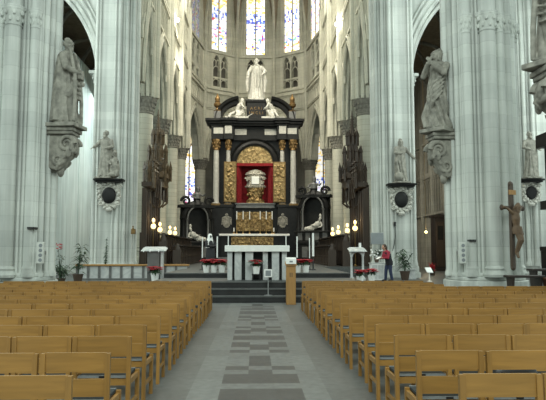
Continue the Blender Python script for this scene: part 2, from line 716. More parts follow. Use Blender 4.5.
nave_pier(-7.35, 19.0, -1, 'pale clustered pier at left of chairs carrying the cloaked apostle statue')
nave_pier(7.2, 19.0, 1, 'pale clustered pier at right with the crucifix and praying statue')
nave_pier(7.28, 11.7, 1, 'pale clustered pier nearest at right edge behind the large statue')


def crossing_pier(cx, cy, s, label, statue_u=-.3):
    t = thing('shafted_pier', label, 'pillar', (cx, cy, LOW), 0, 'slender moulded piers behind the crossing')
    P = [(.92, -.25), (.92, .75), (.6, 1.05), (-.9, 1.05), (-1.05, .8), (-1.05, -.95), (-.92, -1.05), (.15, -1.05), (.45, -.75), (.75, -.5)]
    top = 26
    b = MB()
    b.prism(poly_local(P, 0, 0, s), 'z', .6, top)
    b.build('core', PIER, t)
    b = MB()
    for k, z0, z1 in ((1.16, 0, .3), (1.1, .3, .62), (1.06, .62, .75)):
        b.prism(poly_local([(u * k, v * k) for u, v in P], 0, 0, s), 'z', z0, z1)
    b.build('base', PIER, t, bevel=.03)
    for u, v, r in ((.22, -1.0, .10), (.38, -.84, .06), (.52, -.72, .12), (.68, -.58, .06), (.83, -.42, .12), (.93, -.2, .07), (.96, .1, .13), (.94, .45, .09), (-.97, -1.03, .09), (-1.06, -.8, .07), (-.78, -1.07, .05), (.02, -1.07, .05)):
        b = MB()
        b.lathe([(r * 1.5, .6), (r * 1.5, .75), (r, .9), (r, top)], (-s * u, v, 0), 12)
        b.build('shaft', PIER, t)
    return t


crossing_pier(-7.42, 32.3, -1, 'tall moulded pier with figure group and cartouche at left of the choir')
crossing_pier(7.42, 32.3, 1, 'tall moulded pier with globe-bearing statue at right of the choir')
crossing_pier(15.1, 32.3, 1, 'moulded pier seen past the crucifix at the far right')

# east walls of the transept with the arches into the choir aisles
for s, nm, lb in ((-1, 'left', 'left'), (1, 'right', 'right')):
    F = Face((s * 8.2, 32.0), (s * 14.2, 32.0), (0, 1))
    b = MB()
    arch_wall(b, F, 0, 6, LOW, 27, 1.1, [(2.85, 2.6, None, 11.1, 5.2)], 12)
    for off, t, r in ((-.12, .25, .12), (.08, .02, .13), (.32, -.05, .09), (.5, -.08, .06)):
        b.tube(arch_line(F, 2.85, 2.6, 11.1, 5.2, t, off, 12), r, 7)
    struct(b.build('wall_' + nm, PIER, None), 'pale stone transept wall with pointed arch into the %s choir aisle' % lb, 'wall')
    t = thing('arch_shaft', 'slim shaft with leafy capital carrying the %s aisle arch' % lb, 'pillar', (s * 8.45, 31.95, LOW))
    b = MB()
    b.lathe([(.26, 0), (.26, .5), (.2, .6), (.16, .75), (.16, 10.3)], (0, 0, 0), 14)
    b.build('shaft', PIER, t)
    b = MB()
    capital(b, s * -.06, 0, 10.25, .26, .66)
    b.box(-.44, .40, -.36, .36, 10.86, 11.02)
    b.build('capital', PIER, t)

# ------------------------------------------------------------------ choir
CX = .02
HW = 6.40          # inner face of the side walls
YC = [37.0, 43.2, 49.2]
AY = 58.0       # centre of the apse
SY = 55.2       # end of the straight side walls
for s, nm in ((-1, 'left'), (1, 'right')):
    F = Face((CX + s * HW, 33.0), (CX + s * HW, SY), (s, 0))
    b = MB()
    sup = [32.8] + YC + [SY + .1]
    ops = [((sup[i] + sup[i + 1]) / 2 - 33.0, (sup[i + 1] - sup[i]) / 2 - .62, None, 11.15, 4.85) for i in range(4)]
    ops[0] = ((33.4 + 36.4) / 2 - 33, 1.5, None, 11.15, 4.85)
    arch_wall(b, F, 0, F.L, 11.15, 19.0, 1.15, ops)
    win = [(o[0], min(1.9, o[1]), 23.2, 28.5, 3.3) for o in ops]
    arch_wall(b, F, 0, F.L, 19.0, 34.5, 1.15, win)
    for c, a, _, sp, ri in ops:
        for off, t, r in ((-.16, .5, .12), (-.14, .22, .11), (.04, -.06, .12), (.24, -.10, .09), (.40, -.09, .05)):
            b.tube(arch_line(F, c, a, sp, ri, t, off, 10), r, 6)
    # string courses, spandrel lattice and gallery tracery
    for z, w in ((16.6, .10), (18.7, .18), (19.05, .12), (22.75, .2)):
        b.bar(F.p(0, -.08, z), F.p(F.L, -.08, z), w, w)
    for c, a, _, sp, ri in ops:
        tracery(b, F, c - a - .35, c + a + .35, 16.75, 18.6, 9, -.03, .09)
        tracery(b, F, c - a - .35, c + a + .35, 19.2, 22.6, 6, -.03, .11)
        tracery(b, F, c - a - .35, c + a + .35, 19.2, 20.3, 12, -.03, .06)
        for q in range(11):
            x_ = c + (q - 5) * a * .21
            zl = sp + (head(x_ - c, a * 1.12, ri * 1.12) if abs(x_ - c) < a * 1.12 else 0) + .35
            b.bar(F.p(x_, -.02, zl), F.p(x_, -.02, 16.7), .07, .07)
        for off in (1.15, -1.15):
            b.tube(arch_line(F, c + off * a * .87, a * .36, 13.6, 1.7, -.05, 0, 6), .08, 5)
    struct(b.build('wall_' + nm, TAN, None), 'sandstone arcade and gallery wall on the %s of the choir' % nm, 'wall')
    b = MB()
    for yy in YC + [SY]:
        for dy, r, o in ((0, .24, .16), (-.36, .12, .08), (.36, .12, .08), (-.52, .06, .04), (.52, .06, .04)):
            b.lathe([(r, 11.2), (r, 24.6)], (CX + s * (HW - o), yy + dy, 0), 10)
    struct(b.build('trim_' + ('1' if s < 0 else '2'), TAN, None), 'vertical wall shafts of the %s choir wall' % nm, 'trim')
    # plain leaded glass of the clerestory
    for i, (c, a, sill, sp, ri) in enumerate(win):
        b = MB()
        n = 8
        pts = [F.p(c + x, .5, sp + head(x, a, ri)) for x in [a * (k / n) for k in range(-n, n + 1)]]
        pts = [F.p(c - a, .5, sill)] + pts + [F.p(c + a, .5, sill)]
        vs = pts + [p + F.n * .04 for p in pts]
        m = len(pts)
        b.add(vs, [tuple(range(m)), tuple(range(2 * m - 1, m - 1, -1))] + [(k, (k + 1) % m, m + (k + 1) % m, m + k) for k in range(m)])
        struct(b.build('window_%d' % (10 + i + (5 if s > 0 else 0)), glow('pale leaded glass', (.75, .85, .85), 1.0) if (s < 0 and i == 0) else bpy.data.materials['pale leaded glass'], None, 0), 'pale leaded clerestory window of the %s choir wall' % nm, 'window')


def choir_column(x, y, label, r=.56, base=POD):
    t = thing('round_column', label, 'column', (x, y, base), 0, 'round choir columns')
    b = MB()
    b.lathe([(r * 1.55, 0), (r * 1.55, .5), (r * 1.4, .55), (r * 1.4, .8)], (0, 0, 0), 8)
    b.lathe([(r * 1.3, .8), (r * 1.36, .9), (r * 1.15, 1.02), (r * 1.2, 1.1), (r, 1.2)], (0, 0, 0), 24)
    b.build('base', TAN, t)
    b = MB()
    b.lathe([(r, 1.15), (r, 9.35)], (0, 0, 0), 28)
    b.build('shaft', TANB, t)
    b = MB()
    b.lathe([(r * 1.0, 9.3), (r * 1.12, 9.36), (r * 1.02, 9.42), (r * 1.05, 9.75), (r * 1.28, 10.1), (r * 1.36, 10.2)], (0, 0, 0), 20)
    b.lathe([(r * 1.42, 10.16), (r * 1.52, 10.28), (r * 1.42, 10.36), (r * 1.5, 10.5)], (0, 0, 0), 8)
    for q in range(3):
        for i in range(18):
            a = 2 * PI * (i + .5 * (q % 2)) / 18
            rr = r * (1.08, 1.14, 1.3)[q]
            b.ell((math.cos(a) * rr, math.sin(a) * rr, (9.55, 9.8, 10.05)[q]), (.07, .07, .10), 6, 4)
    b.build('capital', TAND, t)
    return t


ORD = ['nearest', 'second', 'third']
for s, nm in ((-1, 'left'), (1, 'right')):
    for i, yy in enumerate(YC):
        choir_column(CX + s * 6.95, yy, '%s round sandstone column on the %s of the choir' % (ORD[i], nm))

# apse: five sides of a decagon
RC = HW / math.cos(math.radians(18))
ang = [-90, -54, -18, 18, 54, 90]
corner = [(CX + RC * math.sin(math.radians(a)), AY + RC * math.cos(math.radians(a))) for a in ang]
corner[0] = (CX - HW - .1, SY)
corner[5] = (CX + HW + .1, SY)
FACETS = []
b = MB()
tr = MB()
sh = MB()
back = MB()
for i in range(5):
    mid = math.radians((ang[i] + ang[i + 1]) / 2)
    F = Face(corner[i], corner[i + 1], (math.sin(mid), math.cos(mid)))
    FACETS.append(F)
    c = F.L / 2
    kw = F.L / 4.16
    arch_wall(b, F, 0, F.L, 11.15, 19.0, 1.0, [(c, c - .62, None, 11.15, 4.7)])
    arch_wall(b, F, 0, F.L, 19.0, 22.9, .5, [(c - .5 * kw, .42 * kw, 19.25, 21.9, .85), (c + .5 * kw, .42 * kw, 19.25, 21.9, .85)])
    arch_wall(b, F, 0, F.L, 22.9, 34.5, .9, [(c, 1.12 * kw, 23.25, 30.2, 3.2)])
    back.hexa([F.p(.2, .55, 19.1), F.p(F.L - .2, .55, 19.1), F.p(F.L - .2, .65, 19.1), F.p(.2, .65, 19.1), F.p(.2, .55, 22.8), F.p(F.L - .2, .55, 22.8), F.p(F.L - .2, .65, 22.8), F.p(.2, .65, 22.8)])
    for off, t, r in ((-.12, .2, .12), (.1, -.02, .12), (.34, -.05, .08)):
        tr.tube(arch_line(F, c, c - .62, 11.15, 4.7, t, off, 10), r, 6)
    for z, w in ((16.7, .1), (18.55, .24), (18.95, .14), (22.95, .24)):
        tr.bar(F.p(0, -.06, z), F.p(F.L, -.06, z), w, w)
    tracery(tr, F, .5, F.L - .5, 16.9, 18.4, 7, -.03, .07)
    for cc in (c - .5 * kw, c + .5 * kw):
        for off in (0, .1):
            tr.tube(arch_line(F, cc, .42 * kw, 21.9, .85, -.02, off, 6), .05, 5)
        tr.tube(arch_line(F, cc, .40 * kw, 20.95, .55, .12, 0, 6), .06, 5)
        tr.tube(arch_line(F, cc, .40 * kw, 19.65, .42, .12, 0, 5), .055, 5)
        for q in (-.2, .2):
            tr.tube(arch_line(F, cc + q * kw, .2 * kw, 21.85, .36, .12, 0, 4), .05, 5)
        tr.bar(F.p(cc, .12, 21.5), F.p(cc, .12, 22.1), .08, .08)
        tr.bar(F.p(cc - .42 * kw, .12, 20.22), F.p(cc + .42 * kw, .12, 20.22), .14, .2)
    for q in (0.35, F.L - .35, c):
        tr.bar(F.p(q, -.03, 19.1), F.p(q, -.03, 22.8), .10, .08)
    for off, t, r in ((0, .3, .12), (.16, .05, .1), (.42, -.04, .07)):
        tr.tube([F.p(c - 1.12 * kw - off, t, 23.1)] + arch_line(F, c, 1.12 * kw, 30.2, 3.2, t, off, 8) + [F.p(c + 1.12 * kw + off, t, 23.1)], r, 6)
struct(b.build('wall_apse', TAN, None), 'five-sided sandstone apse wall with gallery and window openings', 'wall')
struct(tr.build('trim_3', TAN, None), 'pointed stone tracery and mouldings of the apse', 'trim')
struct(back.build('wall_gallery', TANK, None, 0), 'passage wall behind the apse gallery arches, darkened as shade', 'wall')
for i, (x, y) in enumerate(corner):
    dx, dy = CX - x, AY - y
    L = math.hypot(dx, dy)
    dx, dy = dx / L, dy / L
    for o, w, r in ((.16, 0, .17), (.06, .24, .09), (.06, -.24, .09), (.0, .4, .06), (.0, -.4, .06)):
        sh.lathe([(r, 11.2), (r, 24.6)], (x + dx * o - dy * w, y + dy * o + dx * w, 0), 10)
    if 0 < i < 5:
        choir_column(x - dx * .35, y - dy * .35, ['', 'round apse column left of the high altar', 'round apse column hidden behind high altar at left', 'round apse column hidden behind high altar at right', 'round apse column right of the high altar'][i], .56)
choir_column(CX - HW - .6, SY, 'fourth round sandstone column on the left of the choir')
choir_column(CX + HW + .6, SY, 'fourth round sandstone column on the right of the choir')
struct(sh.build('trim_4', TAN, None), 'vertical corner shafts of the apse', 'trim')

# vaults
vb = MB()
rb = MB()
boss = (CX, SY + .5)
for i in range(5):
    vault_cell(vb, corner[i], corner[i + 1], boss, 24.5, 33.6, 35.0)
for p in corner:
    rib(rb, p, boss, 24.4, 34.8, .17)
ys = [33.0] + YC + [SY]
for i in range(4):
    y0, y1 = ys[i], ys[i + 1]
    A, B, C, D = (CX - HW, y0), (CX + HW, y0), (CX + HW, y1), (CX - HW, y1)
    bs = (CX, (y0 + y1) / 2)
    for p, q in ((A, B), (B, C), (C, D), (D, A)):
        vault_cell(vb, p, q, bs, 24.5, 33.4, 34.5)
    for p in (A, B, C, D):
        rib(rb, p, bs, 24.4, 34.3, .15)
struct(vb.build('ceiling', VAULT, None), 'brown brick rib vault over the choir and apse', 'ceiling')
struct(rb.build('trim_5', TAN, None), 'pale stone ribs of the choir vault', 'trim')
vb = MB()
rb = MB()
for y0, y1 in ((-1, 5.2), (5.2, 11.8), (11.8, 19), (19, 33)):
    A, B, C, D = (-6.3, y0), (6.3, y0), (6.3, y1), (-6.3, y1)
    bs = (0, (y0 + y1) / 2)
    for p, q in ((A, B), (B, C), (C, D), (D, A)):
        vault_cell(vb, p, q, bs, 21, 27.8, 28.5)
    for p in (A, B, C, D):
        rib(rb, p, bs, 20.9, 28.3, .15)
struct(vb.build('ceiling', VAULT, None), 'brown brick rib vault over the nave and crossing', 'ceiling')
struct(rb.build('trim_6', PIER, None), 'pale stone ribs of the nave vault', 'trim')

# choir aisles and ambulatory
b = MB()
b.box(-11.9, -11.6, 33.2, 54, LOW, 14.4)
for i in range(4):
    b.box(-11.62, -11.57, 34.9 + i * 4.6, 35.0 + i * 4.6, LOW, 14.3)
struct(b.build('wall_aisle', PLASTER, None), 'whitened wall of the left choir aisle', 'wall')
b = MB()
b.box(-15.2, -14.4, 33.2, 70, LOW, 17)
b.box(-15.2, 14.6, 69, 69.6, LOW, 17)
struct(b.build('wall_ambulatory', TAND, None), 'dark outer wall of the left aisle and ambulatory', 'wall')
b = MB()
b.box(13.9, 14.6, 33.2, 70, LOW, 17)
F = Face((13.9, 33.2), (13.9, 69), (1, 0))
for i in range(12):
    q = 1.2 + i * 2.9
    b.lathe([(.22, LOW), (.22, 12)], (13.85, 33.2 + q, 0), 8)
    tracery(b, F, q + .25, q + 2.65, 4.6, 7.6, 4, -.06, .12)
    tracery(b, F, q + .25, q + 2.65, 7.8, 10.4, 2, -.06, .14)
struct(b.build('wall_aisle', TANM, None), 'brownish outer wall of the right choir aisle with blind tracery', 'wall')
b = MB()
b.box(-15.2, -7.3, 33.1, 69.6, 16.9, 17.2)
b.box(7.5, 14.6, 33.1, 69.6, 16.9, 17.2)
b.box(-7.3, 7.5, 64.9, 69.6, 16.9, 17.2)
struct(b.build('ceiling', VAULT, None, 0), 'dark vault over the choir aisles', 'ceiling')
rb = MB()
for s in (-1, 1):
    for y0 in (33.2, 39, 45, 51, 57):
        for p, q in (((7.9, y0), (14.2, y0 + 6)), ((14.2, y0), (7.9, y0 + 6))):
            m = ((p[0] + q[0]) / 2 * s, (p[1] + q[1]) / 2)
            for e in (p, q):
                rib(rb, (e[0] * s, e[1]), m, 11, 16.7, .14, 8)
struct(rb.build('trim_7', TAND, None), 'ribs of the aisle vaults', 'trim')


# ------------------------------------------------------------------ stained glass
def glass_mat(name, strength):
    m = NT(name)
    a = m.n('ShaderNodeVertexColor', layer_name='Col')
    m.l(a.outputs[0], m.b.inputs['Base Color'])
    m.l(a.outputs[0], m.b.inputs['Emission Color'])
    m.b.inputs['Emission Strength'].default_value = strength
    m.b.inputs['Roughness'].default_value = .3
    return m.mat


WH = [(.9, .92, .95), (.8, .85, .95), (.95, .93, .85)]
BL = [(.10, .16, .62), (.16, .24, .75), (.30, .40, .85), (.08, .10, .42)]
YE = [(.95, .70, .22), (.90, .55, .12), (.98, .85, .5)]
RE = [(.70, .08, .08), (.80, .22, .12), (.55, .05, .14)]
GR = [(.15, .45, .25), (.25, .55, .40)]
PU = [(.55, .35, .70), (.70, .55, .82)]


def pick(u, v, style):
    """colour of one quarry; v 0..1 from sill to head, u 0..1 across"""
    r = random.random
    mid = abs(u - .5) * 2
    if style == 'dull':
        q = r()
        c = random.choice(BL) if q < .35 else random.choice(WH) if q < .75 else random.choice(RE + YE + GR)
        return sc(c, .45)
    if v > .84:
        c = random.choice(YE) if r() < .6 else random.choice(WH)
    elif v > .66:
        hood = mid < (.84 - v) * 4.5
        c = random.choice(BL) if (hood and r() < .8) or mid > .75 and r() < .6 else random.choice(WH)
    elif v > .44:
        q = r()
        c = random.choice(WH) if mid < .6 and q < .85 else random.choice(BL) if q < .4 else random.choice(PU + WH) if q < .93 else random.choice(RE)
    elif v > .2:
        q = r()
        c = random.choice(WH + PU) if q < .68 else random.choice(BL) if q < .8 else random.choice(RE) if q < .86 else random.choice(YE + GR)
    elif v > .1:
        q = r()
        c = random.choice(YE) if q < .35 else random.choice(RE) if q < .45 else random.choice(BL) if q < .6 else random.choice(WH)
    else:
        c = random.choice(WH) if r() < .75 else random.choice(YE)
    if style == 'warm' and r() < .3:
        c = random.choice(YE + WH)
    if style == 'white' and r() < .3:
        c = random.choice(WH)
    return c


def lancet(F, c, a, sill, spring, rise, t, mat, style, parent, skew=0):
    """one light: a mosaic of coloured quarries"""
    cols, vs, fs = [], [], []
    nx = max(4, int(a * 2 / .16))
    nz = int((spring + rise - sill) / .19)
    H = spring + rise - sill
    for j in range(nz + 1):
        z = sill + H * j / nz
        w = a
        if z > spring:
            lo, hi = 0, a
            for _ in range(16):
                m = (lo + hi) / 2
                if spring + head(m, a, rise) > z:
                    lo = m
                else:
                    hi = m
            w = lo
        for i in range(nx + 1):
            jx = random.uniform(-.25, .25) if 0 < i < nx else 0
            jz = random.uniform(-.3, .3) if 0 < j < nz else 0
            vs.append(F.p(c - w + 2 * w * (i + jx) / nx, t, z + jz * H / nz))
    for j in range(nz):
        for i in range(nx):
            fs.append((j * (nx + 1) + i, j * (nx + 1) + i + 1, (j + 1) * (nx + 1) + i + 1, (j + 1) * (nx + 1) + i))
            cols.append(pick((i + .5) / nx, min(.99, (j + .5) / nz * H / min(5.6, H)), style))
    b = MB()
    b.add(vs, fs)
    o = b.build('glass_light', mat, parent, 0)
    me = o.data
    at_ = me.color_attributes.new('Col', 'FLOAT_COLOR', 'CORNER')
    for p in me.polygons:
        for li in p.loop_indices:
            at_.data[li].color = (*cols[p.index], 1)
    return o


def stained_window(n, F, c, a, sill, spring, rise, mat, style, label, frame_mat=None, dep=.42):
    b = MB()
    for off in (-1, 0, 1):
        b.bar(F.p(c + off * a * .99, dep, sill), F.p(c + off * a * .99, dep, spring + (rise * .5 if off == 0 else 0)), .13, .13)
    for s in (-1, 1):
        b.tube(arch_line(F, c + s * a / 2, a / 2, spring, rise * .62, dep, 0, 6), .06, 5)
    b.tube(arch_line(F, c, a, spring, rise, dep, 0, 8), .07, 5)
    b.bar(F.p(c - a, dep, sill), F.p(c + a, dep, sill), .16, .16)
    k = sill + .9
    while k < spring:
        b.bar(F.p(c - a, dep + .02, k), F.p(c + a, dep + .02, k), .035, .035)
        k += .9
    w = struct(b.build('window_%d' % n, frame_mat or TAN, None), label, 'window')
    for s in (-1, 1):
        lancet(F, c + s * (a / 2), a / 2 - .06, sill, spring, rise * .62, dep + .04, mat, style, w)
    b = MB()
    b.add([F.p(c - a * .5, dep + .08, spring), F.p(c + a * .5, dep + .08, spring), F.p(c + a * .4, dep + .08, spring + rise * .75), F.p(c, dep + .08, spring + rise * .97), F.p(c - a * .4, dep + .08, spring + rise * .75)], [(0, 1, 2, 3, 4)])
    o = b.build('head_light', mat, w, 0)
    at_ = o.data.color_attributes.new('Col', 'FLOAT_COLOR', 'CORNER')
    for d in at_.data:
        d.color = (.9, .75, .45, 1)
    return w


GLB = glass_mat('bright stained glass', 1.5)
GLM = glass_mat('stained glass', 1.0)
GLD = glass_mat('dim stained glass', .40)
specs = [(GLD, 'dull', 'dim bluish apse window leftmost of the five'),
         (GLM, 'white', 'blue and red stained apse window second from left'),
         (GLB, 'white', 'bright white central apse window above the crowning statue'),
         (GLB, 'white', 'bright blue-hooded apse window second from right'),
         (GLB, 'warm', 'amber stained apse window rightmost of the five')]
for i, (m, sty, lb) in enumerate(specs):
    F = FACETS[i]
    stained_window(i + 1, F, F.L / 2, 1.08 * F.L / 4.16, 23.3, 30.2, 3.1, m, sty, lb, None, .42 if 0 < i < 4 else .06)
Fw = Face((-14, 68.4), (14, 68.4), (0, 1))
stained_window(6, Fw, 14 - 7.6, 1.5, 5.5, 13.2, 2.4, GLB, 'white', 'bright ambulatory window glimpsed left of the high altar', TAND)
stained_window(7, Fw, 14 + 7.9, 1.3, 5.5, 13.2, 2.4, GLM, 'white', 'coloured ambulatory window glimpsed right of the high altar', TAND)


# ------------------------------------------------------------------ figures
def ringpt(rings, z, a, k=1.0):
    for (z0, x0, y0, rx0, ry0), (z1, x1, y1, rx1, ry1) in zip(rings, rings[1:]):
        if z0 <= z <= z1:
            t = (z - z0) / max(1e-6, z1 - z0)
            L = lambda p, q: p + (q - p) * t
            return (L(x0, x1) + math.cos(a) * L(rx0, rx1) * k, L(y0, y1) + math.sin(a) * L(ry0, ry1) * k, z)
    z0, x0, y0, rx0, ry0 = rings[-1] if z > rings[-1][0] else rings[0]
    return (x0 + math.cos(a) * rx0 * k, y0 + math.sin(a) * ry0 * k, z)


def robe(mb, rings, n=96, m=64, amp=0.0, nf=9, twist=0.0, seed=0, top=1e9):
    """draped garment: soft ridges with sharp valleys between them"""
    r = random.Random(seed)
    p1, p2, p3 = [r.uniform(0, 6) for _ in range(3)]
    z0, z1 = rings[0][0], rings[-1][0]
    out = []
    for j in range(m + 1):
        z = z0 + (z1 - z0) * j / m
        q = (z - z0) / (z1 - z0)
        w = max(0, min(1, (.90 - q) / .22)) * (.45 + .75 * (1 - q))
        g = []
        for i in range(n):
            a = 2 * PI * i / n
            x, y, _ = ringpt(rings, z, a)
            ph = nf * .5 * a + twist * q * PI + .7 * math.sin(2 * a + p1 + 3 * q) + .5 * math.sin(3 * a + p2 - 5 * q)
            c = abs(math.sin(ph)) ** .6 - .62 + .22 * math.sin(2.3 * ph + p3)
            cx, cy, _ = ringpt(rings, z, a, 0)
            d = amp * w * c
            L = math.hypot(x - cx, y - cy) + 1e-6
            g.append((x + (x - cx) / L * d, y + (y - cy) / L * d, z))
        out.append(g)
    mb.loft(out)


def fold(mb, rings, z0, a0, z1, a1, r, n=7):
    mb.tube([ringpt(rings, z0 + (z1 - z0) * i / n, a0 + (a1 - a0) * i / n, 1.0) for i in range(n + 1)], [r * (.5 + .5 * math.sin(PI * min(1, (i + .6) / n))) for i in range(n + 1)], 6)


def head_shapes(mb, c, k, R, hair=1, beard=0, neck=None):
    """k: metres per unit of a 1.75 m person; the face looks along R * -Y"""
    def P(x, y, z):
        return Vector(c) + R @ Vector((x * k, y * k, z * k))
    mb.ell(P(0, 0, .01), (.078 * k, .098 * k, .118 * k), 14, 10, R)
    mb.ell(P(0, -.03, -.065), (.055 * k, .06 * k, .055 * k), 10, 6, R)
    mb.tube([P(0, -.092, .030), P(0, -.128, -.018), P(0, -.100, -.030)], [.011 * k, .020 * k, .015 * k], 6)
    for s_ in (-1, 1):
        mb.tube([P(s_ * .012, -.098, .040), P(s_ * .036, -.098, .046), P(s_ * .064, -.074, .032)], [.012 * k, .015 * k, .010 * k], 6)
        mb.ell(P(s_ * .046, -.076, -.026), (.024 * k, .024 * k, .020 * k), 8, 6)
    mb.tube([P(-.026, -.094, -.052), P(0, -.106, -.049), P(.026, -.094, -.052)], .010 * k, 6)
    mb.ell(P(0, -.092, -.088), (.024 * k, .020 * k, .018 * k), 8, 6)
    for s in (-1, 1):
        mb.ell(P(s * .032, -.084, .012), .013 * k, 6, 4)
        mb.ell(P(s * .080, .005, -.005), (.014 * k, .024 * k, .034 * k), 6, 5, R)
    if hair:
        mb.ell(P(0, .024, .035), (.084 * k, .092 * k, .104 * k), 12, 8, R)
        rr = random.Random(int(abs(c[2]) * 1000))
        for q in range(34):
            th, ph = rr.uniform(.1, PI - .1), rr.uniform(-.5, 1.45)
            x_, y_, z_ = .088 * math.cos(th) * math.cos(ph), .022 + .096 * math.sin(th) * math.cos(ph), .035 + .106 * math.sin(ph)
            if y_ < -.02 and z_ < .10:
                continue
            mb.ell(P(x_, y_, z_), rr.uniform(.018, .028) * k, 6, 4)
        if hair > 1:
            for q in range(7):
                a = PI * (q / 6)
                mb.tube([P(.085 * math.cos(a), .02 + .075 * math.sin(a), .04), P(.095 * math.cos(a), .03 + .085 * math.sin(a), -.07), P(.085 * math.cos(a), .03 + .08 * math.sin(a), -.15)], .026 * k, 6)
    if beard:
        mb.ell(P(0, -.072, -.105), (.050 * k, .038 * k, .07 * k), 10, 6, R)
        for q in range(9):
            a_ = -1.2 + 2.4 * q / 8
            mb.tube([P(.056 * math.sin(a_), -.05 - .045 * math.cos(a_), -.06), P(.045 * math.sin(a_), -.07 - .05 * math.cos(a_), -.12), P(.022 * math.sin(a_), -.08 - .03 * math.cos(a_), -.18)], [.014 * k, .017 * k, .008 * k], 5)
    if neck is not None:
        mb.tube([P(0, .01, -.06), neck], [.055 * k, .066 * k], 10)


def hand_shapes(mb, w, d, up, k, curl=.4, side=1):
    """palm and five bent fingers; w wrist, d pointing direction, up the back of the hand"""
    w, d, up = Vector(w), Vector(d).normalized(), Vector(up)
    sdir = d.cross(up).normalized()
    up = sdir.cross(d).normalized()
    M = Matrix((sdir, d, up)).transposed()
    mb.ell(w + d * .05 * k, (.042 * k, .055 * k, .018 * k), 10, 6, M)
    for i, (o, L) in enumerate(((-.030, .070), (-.010, .080), (.011, .074), (.030, .058))):
        p0 = w + d * .085 * k + sdir * o * k
        p1 = p0 + (d * math.cos(curl) - up * math.sin(curl)) * L * .5 * k
        p2 = p1 + (d * math.cos(curl * 2.3) - up * math.sin(curl * 2.3)) * L * .5 * k
        mb.tube([p0 - d * .02 * k, p0, p1, p2], [.0095 * k, .0095 * k, .0088 * k, .007 * k], 6)
    t0 = w + d * .03 * k + sdir * .032 * k * side
    t1 = t0 + (d * .6 + sdir * .75 * side) * .04 * k
    mb.tube([t0, t1, t1 + (d * .9 + sdir * .2 * side - up * .3) * .035 * k], [.013 * k, .011 * k, .008 * k], 6)


def arm(mb, pts, k, sleeve=1.0, curl=.5, up=(0, 0, 1), side=1, hand=True):
    sh, el, wr = [Vector(p) for p in pts]
    mb.tube([sh, sh.lerp(el, .5), el, el.lerp(wr, .5), wr], [.075 * k * sleeve, .068 * k * sleeve, .060 * k * sleeve, .058 * k * sleeve, .050 * k * sleeve], 10)
    mb.ell(sh, .075 * k * sleeve, 10, 8)
    mb.ell(el, .06 * k * sleeve, 10, 8)
    if hand:
        mb.tube([wr, wr + (wr - el).normalized() * .03 * k], [.032 * k, .03 * k], 8)
        hand_shapes(mb, wr + (wr - el).normalized() * .01 * k, wr - el, up, k, curl, side)


def robed_rings(H, sway=0.0, wide=1.0):
    k = H / 1.75
    return [(z * k, x * k * sway, y * k, rx * k * wide, ry * k * wide) for z, x, y, rx, ry in (
        (0, 0, 0, .26, .22), (.05, 0, 0, .27, .23), (.35, .03, 0, .235, .20), (.62, .06, -.01, .225, .19), (.92, .07, 0, .215, .165), (1.10, .04, 0, .19, .145),
        (1.28, 0, 0, .215, .14), (1.40, -.01, .01, .215, .125), (1.47, -.01, .01, .15, .10), (1.53, -.01, .0, .07, .07))]


def standing_statue(name, label, loc, rz, H, mat=None, sway=.6, hair=1, beard=1, head_rot=(0, 0, 0), arms=None, folds=(), extra=None, wide=1.0, voxel=.016, group=None, plinth=.10, amp=.05, nf=11, twist=.5):
    """a draped standing figure, one continuous carved block"""
    k = H / 1.75
    t = thing(name, label, 'statue', loc, rz, group)
    rings = robed_rings(H, sway, wide)
    b = MB()
    robe(b, rings, amp=amp * k, nf=nf, twist=twist, seed=int(H * 100))
    for f in folds:
        z0, a0, z1, a1, r = f
        fold(b, rings, z0 * k, math.radians(a0), z1 * k, math.radians(a1), r * k)
    R = Matrix.Rotation(math.radians(head_rot[2]), 3, 'Z') @ Matrix.Rotation(math.radians(head_rot[0]), 3, 'X') @ Matrix.Rotation(math.radians(head_rot[1]), 3, 'Y')
    head_shapes(b, (-.01 * k, -.02 * k, 1.645 * k), k, R, hair, beard, (-.01 * k, .01 * k, 1.45 * k))
    for a in (arms or []):
        arm(b, [Vector(p) * k for p in a[0]], k, *a[1:])
    for s in (-1, 1):
        b.ell((s * .10 * k, -.22 * k, .035 * k), (.045 * k, .10 * k, .035 * k), 8, 6)
    if extra:
        extra(b, k)
    remesh(b, 'figure', mat or STAT, t, voxel, 1)
    p = MB()
    p.box(-.30 * k, .30 * k, -.32 * k, .28 * k, -plinth, .02)
    p.build('plinth', mat or STAT, t, bevel=.02)
    return t


VERT = [(.05, 24 * i, random.uniform(.7, 1.0), 24 * i + random.uniform(-18, 18), random.uniform(.045, .075)) for i in range(15)]
DIAG1 = [(.05, 200 + 18 * i, 1.0 + .05 * i, 280 + 14 * i, .07) for i in range(-3, 7)]
DIAG2 = [(.55, 200 + 10 * i, 1.25, 330 - 5 * i, .065) for i in range(7)]


def spiral(c, r0, turns, u, v, n=26):
    c, u, v = Vector(c), Vector(u), Vector(v)
    out = []
    for i in range(n + 1):
        a = 2 * PI * turns * i / n
        r = r0 * (1 - .82 * i / n)
        out.append(c + u * (r * math.cos(a)) + v * (r * math.sin(a)))
    return out


